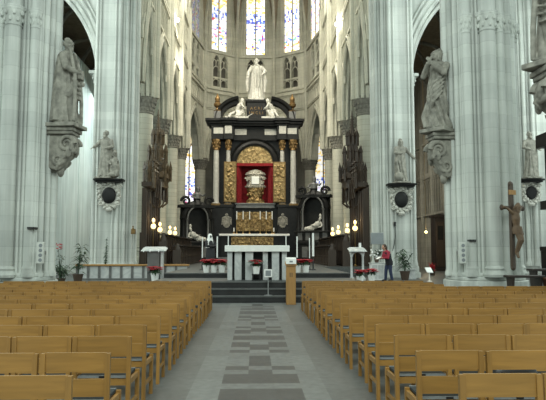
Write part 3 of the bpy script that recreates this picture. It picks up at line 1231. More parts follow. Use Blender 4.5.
def console(label, loc, rz, h=1.35, w=.95, slabh=.22):
    """scrolled bracket carrying a statue; top at local z 0, projecting along -Y, wall at +Y"""
    t = thing('statue_console', label, 'bracket', loc, rz, 'carved statue consoles')
    b = MB()
    b.box(-w / 2, w / 2, -w / 2, w / 2 + .1, -slabh * .55, 0)
    b.box(-w / 2 * .88, w / 2 * .88, -w / 2 * .88, w / 2 + .1, -slabh, -slabh * .5)
    b.build('slab', STAT, t, bevel=.03)
    b = MB()
    prof = [(w * .42, -slabh), (w * .44, -.45 * h), (w * .2, -.7 * h), (-.02, -.95 * h), (-.15, -h), (-w * .5 - .1, -h * .92), (-w * .5 - .1, -slabh)]
    b.prism([(-a, z) for a, z in prof], 'x', -w * .3, w * .3)
    b.build('body', STAT, t, bevel=.05)
    for s in (-1, 1):
        b = MB()
        x = s * w * .32
        b.tube(spiral((x, -w * .20, -.38 * h), .24 * h * .8, 1.7, (0, -1, 0), (0, 0, 1)), [.075 - .04 * i / 26 for i in range(27)], 8)
        b.tube(spiral((x, .12 * w, -.74 * h), .17 * h * .8, 1.6, (0, -1, 0), (0, 0, -1)), [.065 - .035 * i / 26 for i in range(27)], 8)
        b.tube([(x, -w * .40, -.32 * h), (x, -w * .36, -.55 * h), (x, -.02 * w, -.72 * h), (x, .2 * w, -.98 * h)], [.07, .08, .07, .04], 8)
        b.build('scroll', STAT, t)
    b = MB()
    b.ell((0, -w * .38, -.52 * h), (.42, .07, .1), 10, 6)
    b.ell((0, -w * .40, -.40 * h), (.1, .1, .2), 10, 6)
    for i in range(6):
        a = (i - 2.5) * .16
        b.ell((a * .8, -w * .40 + abs(a) * .2, -.5 * h - .12 * math.cos(i)), (.07, .09, .16), 8, 6)
    b.build('leaf_carving', STAT, t)
    b = MB()
    b.ell((0, .12 * w, -h * .98), (.14, .12, .2), 8, 6)
    b.build('drop', STAT, t)
    return t


def cartouche(label, loc, rz, w=1.5, h=1.45):
    t = thing('cartouche_console', label, 'bracket', loc, rz, 'black shelves with carved cartouches')
    b = MB()
    b.box(-w * .50, w * .50, -.52, .15, -.10, 0)
    b.box(-w * .44, w * .44, -.44, .15, -.18, -.10)
    b.build('shelf', BLACKM, t, bevel=.02, label='black stone shelf')
    b = MB()
    n = 42
    cz = -.18 - h * .45
    for i in range(n):
        a = 2 * PI * i / n
        r = .065 + .03 * math.sin(i * 2.4)
        o_ = .30 + .09 * (i % 3) / 2
        b.ell((math.cos(a) * w * o_, -.17 + .03 * math.cos(i * 3.1), cz + math.sin(a) * h * (o_ + .08)), (r, .08, r * 1.2), 8, 6)
    b.prism([(math.cos(2 * PI * i / 24) * w * .36, cz + math.sin(2 * PI * i / 24) * h * .44) for i in range(24)], 'y', -.14, .15)
    for s in (-1, 1):
        b.tube(spiral((s * w * .34, -.18, cz + h * .30), .15, 1.4, (s, 0, 0), (0, 0, 1), 16), .045, 6)
        b.tube(spiral((s * w * .28, -.18, cz - h * .28), .13, 1.4, (s, 0, 0), (0, 0, -1), 16), .045, 6)
    b.ell((0, -.14, cz - h * .5), (.2, .12, .13), 10, 6)
    b.ell((0, -.16, cz + h * .46), (.16, .12, .09), 10, 6)
    b.build('scroll_frame', STATW, t, label='whitish scrolled frame')
    b = MB()
    b.lathe([(.30 * w * .78, -.05), (.30 * w * .78, .0), (.27 * w * .7, .05)], (0, 0, 0), 24, 1, 1.25 * h / w * 1.0)
    vs = [(x, -.20 - z, y + cz) for x, y, z in b.v]
    b.v = vs
    b.build('tablet', BLACKM, t, label='black oval tablet')
    return t


# apostle at left: stands on a console of the left pier, looks across the nave
console('scrolled stone bracket under the cloaked apostle at left', (-5.98, 18.8, 5.50), math.radians(86), 1.35, .82)


def cloak(b, k):
    rg = [(z * k, x * k, y * k, rx * k, ry * k) for z, x, y, rx, ry in ((.06, 0, .05, .29, .22), (.5, .02, .06, .27, .20), (1.0, .02, .06, .245, .165), (1.25, 0, .05, .25, .14), (1.40, 0, .04, .235, .125), (1.48, 0, .03, .15, .10))]
    robe(b, rg, amp=.05 * k, nf=9, twist=.15, seed=4)
    for s in (-1, 1):
        b.tube([(s * .07 * k, -.10 * k, 1.5 * k), (s * .13 * k, -.16 * k, 1.3 * k), (s * .10 * k, -.22 * k, 1.0 * k), (s * .14 * k, -.25 * k, .5 * k), (s * .16 * k, -.25 * k, .05 * k)], [.03 * k, .035 * k, .04 * k, .04 * k, .035 * k], 8)
    for i in range(4):
        b.tube([((.22 - .03 * i) * k, (-.02 - .03 * i) * k, (1.0 - .03 * i) * k), (.06 * k, -.25 * k, (.82 - .1 * i) * k), ((-.14 + .02 * i) * k, -.19 * k, (.92 - .12 * i) * k)], [.02 * k, .035 * k, .02 * k], 6)
    b.box(-.05 * k, .12 * k, -.31 * k, -.24 * k, .93 * k, 1.12 * k)


standing_statue('apostle_statue', 'grey bearded apostle in long cloak standing on bracket of left pier', (-5.95, 18.75, 5.60), math.radians(80), 2.75, STAT, .5, 1, 1, (6, 0, -22),
                [([(-.2, 0, 1.38), (-.27, -.10, 1.12), (-.08, -.24, 1.05)], 1.05, .9), ([(.2, 0, 1.38), (.27, -.06, 1.10), (.12, -.25, .92)], 1.05, .8)], DIAG2[:3], cloak, .95)
# praying saint at right
console('scrolled stone bracket under the praying saint at right', (5.92, 18.8, 5.42), math.radians(-86), 1.45, .72)


def pray(b, k):
    for i in range(5):
        b.tube([((.25 - .02 * i) * k, (-.03 - .02 * i) * k, (1.22 - .10 * i) * k), (.03 * k, (-.19 - .02 * i) * k, (1.02 - .11 * i) * k), ((-.22 + .01 * i) * k, -.10 * k, (.72 - .11 * i) * k)], [.018 * k, .038 * k, .024 * k], 7)
    b.tube([(-.22 * k, -.1 * k, .62 * k), (-.26 * k, -.16 * k, .3 * k), (-.2 * k, -.2 * k, .05 * k)], [.03 * k, .07 * k, .05 * k], 8)


standing_statue('praying_statue', 'grey draped saint with clasped raised hands on bracket of right pier', (5.88, 18.75, 5.52), math.radians(-48), 2.62, STAT, -.6, 2, 0, (-14, -6, -38),
                [([(-.2, 0, 1.38), (-.27, -.14, 1.20), (-.03, -.30, 1.42)], 1.1, .2, (0, -1, 0)), ([(.2, 0, 1.38), (.24, -.16, 1.18), (.04, -.30, 1.42)], 1.1, .2, (0, -1, 0), -1)], (), pray, .92, amp=.075, nf=8, twist=3.2)
# large statue at the right edge of the frame
console('large scrolled stone bracket at the right edge of the frame', (6.08, 11.7, 5.35), math.radians(-88), 1.2, .75)
standing_statue('draped_statue', 'large draped statue cut off by the right edge of the frame', (6.08, 11.7, 5.45), math.radians(-60), 2.65, STAT, .6, 1, 1, (0, 0, 0),
                [([(-.2, 0, 1.38), (-.30, -.10, 1.12), (-.22, -.28, 1.0)], 1.2, .6), ([(.2, 0, 1.38), (.30, -.06, 1.12), (.16, -.26, 1.12)], 1.2, .6)], (), cloak, 1.0, amp=.07, nf=9, twist=1.6)

# figures on the piers beside the choir
p = at(109, 179, 30.9)
cartouche('black shelf and oval cartouche under the figure group at left', (p.x, 31.15, p.z), 0)


def companions(b, k):
    b.ell((.36 * k, -.02 * k, .38 * k), (.19 * k, .16 * k, .40 * k), 12, 8)
    R = Matrix.Rotation(math.radians(20), 3, 'Z')
    head_shapes(b, (.36 * k, -.05 * k, .92 * k), k * .85, R, 2, 0, (.36 * k, 0, .68 * k))
    b.tube([(.36 * k, 0, .70 * k), (.50 * k, -.08 * k, .52 * k), (.55 * k, -.2 * k, .62 * k)], [.07 * k, .05 * k, .035 * k], 8)
    b.tube([(.30 * k, 0, .70 * k), (.22 * k, -.16 * k, .55 * k), (.30 * k, -.26 * k, .45 * k)], [.07 * k, .05 * k, .035 * k], 8)
    b.tube([(.45 * k, -.05 * k, .12 * k), (.55 * k, -.24 * k, .2 * k), (.52 * k, -.28 * k, .02 * k)], [.09 * k, .07 * k, .05 * k], 8)
    b.ell((.38 * k, -.1 * k, .1 * k), (.2 * k, .22 * k, .12 * k), 10, 6)


standing_statue('figure_group', 'grey stone group of preaching figure with outstretched arm and seated companion', (p.x - .2, 30.93, p.z + .07), math.radians(-8), 2.42, STAT, .4, 1, 1, (0, 0, -18),
                [([(-.2, 0, 1.38), (-.34, -.08, 1.20), (-.40, -.20, 1.12)], 1.15, .3), ([(.2, 0, 1.38), (.28, -.10, 1.14), (.10, -.25, 1.06)], 1.1, .5)], (), companions, voxel=.02, plinth=.07, amp=.055)
p = at(401.5, 183.5, 30.9)
cartouche('black shelf and oval cartouche under the globe statue at right', (p.x, 31.15, p.z), 0)


def globe(b, k):
    b.ell((-.20 * k, -.22 * k, .19 * k), .19 * k, 16, 12)
    b.tube([(-.1 * k, -.2 * k, 1.2 * k), (-.28 * k, -.16 * k, .8 * k), (-.2 * k, -.2 * k, .36 * k)], [.04 * k, .08 * k, .05 * k], 8)


standing_statue('figure_with_globe', 'grey saint with arm held out and globe at feet on right pier', (p.x, 30.93, p.z + .07), math.radians(10), 2.25, STAT, -.5, 2, 1, (4, 0, -14),
                [([(-.2, 0, 1.38), (-.29, -.12, 1.18), (-.10, -.26, 1.14)], 1.15, .5), ([(.2, 0, 1.38), (.36, -.06, 1.16), (.52, -.16, .96)], 1.1, .2)], (), globe, voxel=.02, plinth=.07, amp=.06, twist=1.8)
p = at(531.5, 179, 30.9)
cartouche('black shelf and oval cartouche on the far right pier', (p.x, 31.15, p.z), 0, 1.2, 1.2)
standing_statue('robed_statue', 'grey robed statue on shelf seen behind the crucifix at far right', (p.x, 30.93, p.z + .07), 0, 2.42, STAT, .5, 1, 1, (0, 0, 10),
                [([(-.2, 0, 1.38), (-.30, -.10, 1.15), (-.12, -.26, 1.05)], 1.1, .5), ([(.2, 0, 1.38), (.29, -.08, 1.12), (.26, -.26, 1.05)], 1.1, .4)], (), None, voxel=.02, plinth=.07, amp=.055)


# ------------------------------------------------------------------ high altar
A = (CX - .05, 54.0, POD)
alt = thing('high_altar', 'towering black marble high altar with gilded panels and white columns', 'altar', A)


def zz(py):
    return 1.65 - POD + (252 - py) * .09


def xx(px):
    return (px - 255) * .09


b = MB()
b.box(-3.9, 3.9, .6, 2.4, 0, zz(205))
b.box(xx(212), xx(233), -.05, .7, 0, zz(206))
b.box(xx(278), xx(299), -.05, .7, 0, zz(206))
b.box(xx(211), xx(234), -.12, .7, zz(207.5), zz(204.5))
b.box(xx(277), xx(300), -.12, .7, zz(207.5), zz(204.5))
b.build('pedestal', BLACKM, alt, bevel=.03)
b = MB()
b.box(xx(236), xx(275), .2, .75, zz(208), zz(203.5))
b.box(xx(235), xx(276), .1, .75, zz(204.4), zz(203))
b.build('ledge', GREYM, alt, bevel=.02)
b = MB()
# black back wall with the niche cut out
a = xx(273.5)
b.box(-3.9, -a, .9, 2.3, zz(205), zz(124))
b.box(a, 3.9, .9, 2.3, zz(205), zz(124))
b.box(-a, a, 2.1, 2.3, zz(205), zz(124))
n = 12
for i in range(n):
    x0, x1 = -a + 2 * a * i / n, -a + 2 * a * (i + 1) / n
    h0, h1 = [zz(162) + math.sqrt(max(0, a * a - x * x)) for x in (x0, x1)]
    b.hexa([(x0, .9, h0), (x1, .9, h1), (x1, 2.1, h1), (x0, 2.1, h0), (x0, .9, zz(124)), (x1, .9, zz(124)), (x1, 2.1, zz(124)), (x0, 2.1, zz(124))])
b.build('back_wall', BLACKM, alt)
b = MB()
pts = [(2.0 * math.cos(PI * i / 20), .75, zz(162) + 2.0 * math.sin(PI * i / 20)) for i in range(21)]
b.loft([[(r * math.cos(PI * i / 20), y, zz(162) + r * math.sin(PI * i / 20)) for r, y in ((1.68, .9), (1.68, .6), (1.85, .52), (2.1, .62), (2.28, .45), (2.34, .9))] for i in range(21)])
b.build('arch_moulding', BLACKM, alt)
b = MB()
b.prism([(1.66 * math.cos(PI * i / 20), zz(162) + 1.66 * math.sin(PI * i / 20)) for i in range(21)], 'y', .75, .95)
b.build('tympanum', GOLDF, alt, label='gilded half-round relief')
b = MB()
b.box(-a, a, 1.95, 2.08, zz(203), zz(162))
b.box(-a, -a + .1, .8, 2.0, zz(203), zz(162))
b.box(a - .1, a, .8, 2.0, zz(203), zz(162))
b.box(-a, a, .7, .95, zz(164.5), zz(161.5))
for s in (-1, 1):
    for i in range(5):
        x = s * (a - .14 - .06 * i)
        b.tube([(x, .85 + .12 * i, zz(164)), (x - s * .02, .85 + .12 * i, zz(203))], .06, 6)
b.build('velvet_lining', VELVET, alt, label='crimson velvet lining of the niche')
for s in (-1, 1):
    sh = MB()
    sh.box(min(s * xx(273.5), s * xx(286)), max(s * xx(273.5), s * xx(286)), -.14, -.04, zz(202.5), zz(161.5))
    d = sh.build('gilded_shutter', GOLD, alt, bevel=.02)
    for z0, z1 in ((zz(201.5), zz(182.5)), (zz(181.5), zz(162.5))):
        sh = MB()
        sh.box(min(s * xx(274.5), s * xx(285)), max(s * xx(274.5), s * xx(285)), -.18, -.08, z0, z1)
        for i in range(14):
            sh.ell((s * random.uniform(xx(275.5), xx(284)), -.18, random.uniform(z0 + .15, z1 - .15)), (random.uniform(.07, .14), .07, random.uniform(.1, .22)), 8, 6)
        sh.build('relief_panel', GOLDF, d)
for px, r in ((216, .27), (228.2, .21), (282.8, .21), (294, .27)):
    b = MB()
    b.lathe([(r * 1.4, zz(205)), (r * 1.4, zz(204)), (r * 1.1, zz(202.5)), (r, zz(201.5)), (r * 1.02, zz(180)), (r * .88, zz(149))], (xx(px), .25, 0), 18)
    c = b.build('column', COLM, alt, label='pale grey marble column')
    b = MB()
    capital(b, xx(px), .25, zz(149.5), r * 1.0, zz(138.5) - zz(149.5), 12)
    b.build('gilded_capital', GOLD, c)
    b = MB()
    b.box(xx(px) - r * 1.5, xx(px) + r * 1.5, .25 - r * 1.5, .25 + r * 1.5, zz(205.5), zz(203.6))
    b.build('gilded_base', GOLD, c)
b = MB()
b.box(-3.95, 3.95, .55, 2.3, zz(138.5), zz(124))
for x0, x1, y in ((211, 223.5, .02), (223.8, 233.5, -.12), (277.5, 287.3, -.12), (287.6, 299.5, .02)):
    b.box(xx(x0), xx(x1), y, 1, zz(138.5), zz(124))
b.build('entablature', BLACKM, alt, bevel=.02)
for x0, x1, y, top in ((213.2, 223.0, -.02, 126.6), (224.6, 231.8, -.16, 124.6), (234.5, 246.5, .50, 126.6), (265, 277, .50, 126.6), (279.4, 286.7, -.16, 124.6), (288, 297.5, -.02, 126.6)):
    b = MB()
    b.box(xx(x0), xx(x1), y, y + .2, zz(132.8), zz(top))
    b.build('white_frieze_panel', STATW, alt, bevel=.02, label='white marble frieze panel')
b = MB()
for z0, z1, e in ((zz(124.5), zz(122.6), .15), (zz(122.6), zz(120.3), .35), (zz(120.3), zz(117.6), .55)):
    b.box(-3.95 - e, 3.95 + e, .15 - e, 2.3, z0, z1)
    b.box(xx(223) - e * .5, xx(234) + e * .5, -.1 - e, 1, z0, z1)
    b.box(xx(277) - e * .5, xx(288) + e * .5, -.1 - e, 1, z0, z1)
b.build('cornice', BLACKM, alt, bevel=.03)
for s in (-1, 1):
    b = MB()
    rings = []
    for i in range(15):
        t = i / 14
        ang_ = t * PI / 2 * .92
        cx_, cz_ = s * xx(241.5) * -1, zz(117.5)
        ox, oz = 2.15, 1.85
        x = cx_ + s * ox * math.cos(ang_)
        z = cz_ + oz * math.sin(ang_)
        nx_, nz_ = s * math.cos(ang_), math.sin(ang_)
        rings.append([(x + nx_ * q, y, z + nz_ * q) for q, y in ((-.30, 1.2), (-.30, .5), (-.02, .42), (.1, .15), (.32, .05), (.36, 1.2))])
    b.loft(rings)
    b.build('pediment_arc', BLACKM, alt)
    b = MB()
    b.box(min(s * 2.0, s * 2.75), max(s * 2.0, s * 2.75), .7, .9, zz(117.5), zz(113))
    b.build('pediment_fill', STATW, alt, label='white marble filling below the broken pediment')
    b = MB()
    b.box(s * 3.45 - .32, s * 3.45 + .32, .1, .74, zz(117.5), zz(109))
    u = b.build('urn_pedestal', GREYM, alt, bevel=.03)
    b = MB()
    b.lathe([(.34, 0), (.36, .1), (.14, .2), (.12, .34), (.32, .5), (.36, .7), (.22, .86), (.26, .94), (.2, 1.0), (.24, 1.1), (.22, 1.3), (.10, 1.5), (.02, 1.7)], (s * 3.45, .42, zz(109)), 14)
    b.build('gilded_urn', GOLD, u, label='gilded flaming urn')
b = MB()
b.box(xx(246.5), xx(266.5), .35, 2.0, zz(117.5), zz(98.5))
b.box(xx(245), xx(268), .22, 2.0, zz(99), zz(96.5))
b.box(xx(244.5), xx(268.5), .26, 2.0, zz(117.5), zz(115))
ped = b.build('crowning_pedestal', BLACKM, alt, bevel=.03)


def text(name, body, size, loc, mat, parent=None, rot=(PI / 2, 0, 0), ext=.015):
    c = bpy.data.curves.new(name, 'FONT')
    c.body = body
    c.size = size
    c.extrude = ext
    c.align_x = 'CENTER'
    c.align_y = 'CENTER'
    o = bpy.data.objects.new(name, c)
    COL.objects.link(o)
    dg = bpy.context.evaluated_depsgraph_get()
    me = bpy.data.meshes.new_from_object(o.evaluated_get(dg))
    bpy.data.objects.remove(o)
    o = bpy.data.objects.new(name, me)
    me.materials.append(mat)
    COL.objects.link(o)
    o.location = loc
    o.rotation_euler = rot
    if parent:
        o.parent = parent
    return o


text('inscription', 'A C R I', .36, (xx(256.3), .33, zz(105.6)), GOLD, ped)
text('inscription', 'I N C L I', .36, (xx(256.3), .33, zz(110.4)), GOLD, ped)
# frontal zone: gilded retable, medallions, mensa
b = MB()
b.box(xx(236.5), xx(272.5), .1, .6, zz(231), zz(212))
for i in range(60):
    b.ell((random.uniform(xx(237.5), xx(271.5)), .1, random.uniform(zz(230), zz(213))), (random.uniform(.06, .14), .06, random.uniform(.06, .16)), 7, 5)
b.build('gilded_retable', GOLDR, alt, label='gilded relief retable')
for s in (-1, 1):
    b = MB()
    b.ell((s * xx(283), -.08, zz(222)), (.26, .07, .40), 20, 10)
    for i in range(16):
        q = 2 * PI * i / 16
        b.ell((s * xx(283) + .32 * math.cos(q), -.1, zz(222) + .46 * math.sin(q)), (.08, .06, .10), 7, 5)
    b.ell((s * xx(283), -.12, zz(215)), (.14, .08, .13), 8, 6)
    for q in (-1, 1):
        b.tube([(s * xx(283) + q * .1, -.1, zz(216.5)), (s * xx(283) + q * .38, -.1, zz(218)), (s * xx(283) + q * .42, -.1, zz(225))], .05, 6)
    b.build('medallion', STAT, alt, label='white oval medallion')
b = MB()
b.box(xx(220), xx(289.5), -.75, .1, zz(236.2), zz(234.2))
b.build('mensa', CLOTHW, alt, bevel=.02, label='white mensa')
b = MB()
b.box(xx(221.5), xx(288), -.5, .1, 0, zz(236))
b.build('altar_block', BLACKM, alt)
b = MB()
b.box(xx(232), xx(273.5), -.62, -.45, zz(245.5), zz(237))
for i in range(36):
    b.ell((random.uniform(xx(233), xx(272.5)), -.62, random.uniform(zz(244.5), zz(238))), (random.uniform(.06, .12), .05, random.uniform(.06, .12)), 7, 5)
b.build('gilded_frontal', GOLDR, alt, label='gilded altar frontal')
b = MB()
b.box(-3.3, 3.3, -1.9, 2.4, 0, .18)
b.box(-3.2, 3.2, -1.4, 2.4, .18, .36)
b.build('altar_step', GREYM, alt)

# reliquary shrine in the niche
rq = thing('reliquary_shrine', 'silver and gold reliquary shrine in the red niche', 'reliquary', (A[0] + xx(255.6), A[1] + 1.2, A[2] + zz(203) - .0))
b = MB()
b.box(-.82, .82, -.35, .35, 0, .18)
b.lathe([(.80, .18), (.86, .3), (.62, .5), (.70, 1.0), (.82, 1.35), (.86, 1.5)], (0, 0, 0), 8, 1, .5)
for i in range(26):
    q = random.uniform(-.75, .75)
    b.ell((q, -.36, random.uniform(.25, 1.4)), (.1, .08, .12), 7, 5)
b.build('gilded_base', GOLDR, rq, label='gilded base')
b = MB()
b.lathe([(.92, 1.5), (1.0, 1.62), (.82, 1.72), (.74, 2.2), (.78, 2.6), (.98, 2.72), (.9, 2.8)], (0, 0, 0), 8, 1, .5)
for i in range(20):
    q = random.uniform(-.75, .75)
    b.ell((q, -.38, random.uniform(1.7, 2.6)), (.09, .07, .11), 7, 5)
for s in (-1, 1):
    b.tube(spiral((s * .78, -.3, 2.3), .18, 1.3, (s, 0, 0), (0, 0, 1), 14), .05, 6)
b.build('silver_body', SILVER, rq, label='silver body')
b = MB()
b.box(-.34, .34, -.52, -.36, 1.78, 2.5)
b.build('plaque', CLOTHW, rq, bevel=.02, label='white square plaque')
b = MB()
b.lathe([(.88, 2.8), (.86, 2.92), (.66, 3.0), (.6, 3.1), (.3, 3.14), (.24, 3.22)], (0, 0, 0), 8, 1, .5)
b.build('crest', SILVER, rq)

# statues on the high altar
def cope(b, k):
    rg = [(z * k, 0, y * k, rx * k, ry * k) for z, y, rx, ry in ((.08, .08, .33, .20), (.6, .09, .33, .19), (1.0, .08, .31, .16), (1.25, .06, .27, .13), (1.42, .04, .20, .11))]
    robe(b, rg, amp=.05 * k, nf=10, twist=.2, seed=8)
    b.tube([(-.36 * k, -.16 * k, 1.05 * k), (-.40 * k, -.12 * k, .7 * k), (-.38 * k, -.08 * k, .35 * k)], [.05 * k, .07 * k, .05 * k], 8)
    b.tube([(.30 * k, -.2 * k, 1.1 * k), (.36 * k, -.14 * k, .75 * k), (.32 * k, -.1 * k, .3 * k)], [.05 * k, .08 * k, .05 * k], 8)
    b.tube([(-.09 * k, -.12 * k, 1.42 * k), (-.03 * k, -.20 * k, 1.1 * k), (-.05 * k, -.24 * k, .5 * k)], .03 * k, 7)
    b.tube([(.09 * k, -.12 * k, 1.42 * k), (.05 * k, -.20 * k, 1.1 * k), (.07 * k, -.24 * k, .5 * k)], .03 * k, 7)


standing_statue('crowning_statue', 'white marble bishop statue crowning the high altar', (A[0] + xx(256.8), A[1] + 1.1, A[2] + zz(96.3) + .1), 0, 3.95, STATW, .6, 1, 1, (4, 0, -10),
                [([(-.2, 0, 1.38), (-.34, -.06, 1.16), (-.36, -.18, .98)], 1.25, .4), ([(.2, 0, 1.38), (.36, -.08, 1.18), (.26, -.26, 1.06)], 1.25, .6)],
                (), cope, .92, voxel=.028, plinth=.1, amp=.055)


def seated_figure(label, loc, s, kneel):
    t = thing('reclining_statue', label, 'statue', loc, 0, 'white marble figures on the pediment')
    k = 1.32
    b = MB()

    def T(*p):
        return Vector((p[0] * s * k, p[1] * k, p[2] * k))
    b.tube([T(-.35, .1, .42), T(-.28, .05, .62), T(-.12, -.02, .88), T(.0, -.05, 1.05)], [.17 * k, .165 * k, .2 * k, .12 * k], 12)
    R = Matrix.Rotation(math.radians(s * 55), 3, 'Z') @ Matrix.Rotation(math.radians(14), 3, 'X')
    head_shapes(b, T(.06, -.1, 1.24), k, R, 2, 1, T(0, -.05, 1.02))
    if kneel:
        b.tube([T(-.32, 0, .42), T(.08, -.22, .30), T(-.36, -.2, .10), T(-.5, -.1, .08)], [.16 * k, .11 * k, .085 * k, .05 * k], 10)
        b.tube([T(-.3, .15, .42), T(.12, .02, .52), T(.14, 0, .05), T(.26, -.1, .04)], [.15 * k, .10 * k, .07 * k, .045 * k], 10)
        b.tube([T(-.5, .1, .40), T(-.75, .05, .30), T(-.9, 0, .04)], [.14 * k, .12 * k, .12 * k], 8)
        b.tube([T(.45, -.2, .06), T(.78, -.2, .28), T(.3, -.2, .02)], .03 * k, 6)
    else:
        b.tube([T(-.30, 0, .42), T(.06, -.22, .45), T(-.2, -.3, .12), T(-.3, -.34, .04)], [.16 * k, .12 * k, .085 * k, .05 * k], 10)
        b.tube([T(-.3, .1, .42), T(-.45, -.22, .5), T(-.62, -.34, .1), T(-.72, -.38, .03)], [.15 * k, .11 * k, .075 * k, .045 * k], 10)
        b.tube([T(-.3, .1, .3), T(-.3, .1, .02)], [.24 * k, .28 * k], 10)
    for a_ in ((T(-.05, -.18, .98), T(.10, -.34, .74), T(.26, -.30, .62)), (T(-.1, .12, .98), T(.05, .1, .70), T(.22, -.12, .62))):
        arm(b, a_, k, 1.0, .5)
    for i in range(5):
        b.tube([T(-.4 + .08 * i, -.1, .52), T(-.34 + .09 * i, -.26, .34), T(-.42 + .08 * i, -.3, .08)], .035 * k, 6)
    remesh(b, 'figure', STATW, t, .04)
    p = MB()
    p.box(-.62, .62, -.55, .4, -.12, .05)
    p.build('plinth', STATW, t, bevel=.02)
    return t


seated_figure('white kneeling marble man left of the altar inscription', (A[0] + xx(241.5), A[1] + .2, A[2] + zz(117.5) + .12), 1, True)
seated_figure('white seated marble figure right of the altar inscription', (A[0] + xx(268.5), A[1] + .2, A[2] + zz(117.5) + .12), -1, False)

# candles standing on the mensa before the retable
ordn = ['first', 'second', 'third', 'fourth', 'fifth', 'sixth']


def candle(label, loc, h, r=.035, stick=.45, group='altar candles'):
    t = thing('candlestick', label, 'candlestick', loc, 0, group)
    b = MB()
    b.lathe([(r * 3, 0), (r * 2.6, .04), (r * 1.1, .1), (r * 1.3, stick * .5), (r * .9, stick * .8), (r * 2.2, stick)], (0, 0, 0), 10)
    b.build('stick', BRASS, t)
    b = MB()
    b.lathe([(r, stick), (r, h)], (0, 0, 0), 8)
    b.build('candle', WHITEP, t)
    return t


for i, px in enumerate((237.2, 243.5, 250, 260.5, 266.5, 272.4)):
    candle('thin white candle, %s from left before the gilded retable' % ordn[i], (A[0] + xx(px), A[1] - .3, A[2] + zz(234.2)), zz(211.5) - zz(234.2), .045, 1.3)
for i, px in enumerate((234.5, 274)):
    candle('short white candle at %s end of the retable' % ('left', 'right')[i], (A[0] + xx(px), A[1] - .45, A[2] + zz(234.2)), .55, .05, .2)


# ------------------------------------------------------------------ tomb monuments beside the high altar
def tomb(label, loc, rz, s, dz=0):
    t = thing('tomb_monument', label, 'monument', loc, rz, 'black marble tombs beside the high altar')
    b = MB()
    b.box(-1.5, 1.5, -.7, .5, 0, 1.5)
    b.box(-1.6, 1.6, -.8, .5, 1.5, 1.7)
    if dz:
        b.box(-1.5, 1.5, -.6, .5, 1.7, 1.7 + dz - .12)
        b.box(-1.6, 1.6, -.8, .5, 1.7 + dz - .14, 1.7 + dz)
    b.build('base', BLACKM, t, bevel=.03)
    if dz:
        for q in (-1.1, -.4, .4, 1.1):
            p_ = MB()
            p_.box(q - .2, q + .2, -.66, -.58, 1.8, 1.55 + dz)
            p_.build('base_panel', GREYM, t, label='grey base panel')
    b = MB()
    b.M = Matrix.Translation((0, 0, dz))
    b.box(-1.3, 1.3, .25, .5, 1.7, 4.6)
    b.loft([[(r * math.cos(PI * i / 16), y, 3.6 + 1.15 * r * math.sin(PI * i / 16)) for r, y in ((.95, .3), (.95, -.35), (1.12, -.45), (1.35, -.3), (1.4, .3))] for i in range(17)])
    b.build('arch', BLACKM, t)
    b = MB(); b.M = Matrix.Translation((0, 0, dz))
    b.tube([(.88 * math.cos(PI * i / 16), -.42, 3.6 + 1.05 * math.sin(PI * i / 16)) for i in range(17)], .07, 6)
    for q in (-1, 1):
        b.lathe([(.14, 1.7), (.14, 1.85), (.1, 1.95), (.09, 3.4), (.15, 3.6)], (q * .92, -.42, 0), 10)
    b.build('arch_columns', GREYM, t, label='grey arch ring and columns')
    for q in (-1, 1):
        b = MB(); b.M = Matrix.Translation((0, 0, dz))
        b.lathe([(.2, 1.7), (.2, 1.9), (.15, 2.0), (.13, 3.4), (.22, 3.65)], (q * 1.25, -.5, 0), 12)
        b.build('column', BLACKM, t)
    b = MB(); b.M = Matrix.Translation((0, 0, dz))
    b.box(-1.55, 1.55, -.5, .5, 4.55, 4.8)
    for q in (-1, 1):
        b.tube(spiral((q * 1.0, -.2, 5.1), .42, 1.4, (q, 0, 0), (0, 0, 1), 18), [.14 - .004 * i for i in range(19)], 7)
    b.lathe([(.5, 4.8), (.42, 5.0), (.3, 5.2), (.34, 5.35)], (0, -.1, 0), 12)
    b.build('pediment', BLACKM, t, bevel=.02)
    b = MB(); b.M = Matrix.Translation((0, 0, dz))
    R = Matrix.Rotation(math.radians(s * 20), 3, 'Z')
    b.tube([(0, -.1, 5.3), (0, -.1, 5.75), (.05, -.12, 5.95)], [.32, .3, .12], 10)
    head_shapes(b, (.06, -.16, 6.2), 1.6, R, 2, 1, (0, -.1, 5.9))
    arm(b, [(-.28, -.1, 5.75), (-.5, -.2, 5.5), (-.3, -.4, 5.4)], 1.3, 1, .5)
    arm(b, [(.28, -.1, 5.75), (.52, -.15, 5.6), (.7, -.3, 5.75)], 1.3, 1, .5)
    remesh(b, 'bust', GREYM, t, .04, label='grey bust figure on top')
    # reclining bishop
    b = MB(); b.M = Matrix.Translation((0, 0, dz))
    b.tube([(-s * .75, -.35, 1.85), (-s * .1, -.38, 1.95), (s * .35, -.35, 2.2), (s * .55, -.3, 2.5)], [.16, .24, .27, .15], 12)
    head_shapes(b, (s * .62, -.38, 2.72), 1.15, Matrix.Rotation(math.radians(-s * 30), 3, 'Z'), 1, 1, (s * .55, -.3, 2.5))
    arm(b, [(s * .3, -.5, 2.4), (s * .2, -.62, 2.1), (s * .0, -.65, 2.2)], 1.2, 1.1, .5)
    arm(b, [(s * .65, -.3, 2.4), (s * .8, -.4, 2.1), (s * .6, -.6, 2.0)], 1.2, 1.1, .5)
    b.ell((s * .62, -.32, 2.98), (.12, .12, .2), 8, 6)
    for i in range(6):
        b.tube([(-s * .7 + s * .15 * i, -.2, 2.05), (-s * .6 + s * .15 * i, -.6, 1.9), (-s * .65 + s * .15 * i, -.66, 1.72)], .04, 6)
    remesh(b, 'effigy', STATW, t, .035, label='white reclining bishop effigy')
    b = MB()
    b.box(-.9, .9, -.72, -.68, .35, 1.25)
    b.build('inscription_panel', GREYM, t, label='grey inscription panel')
    return t


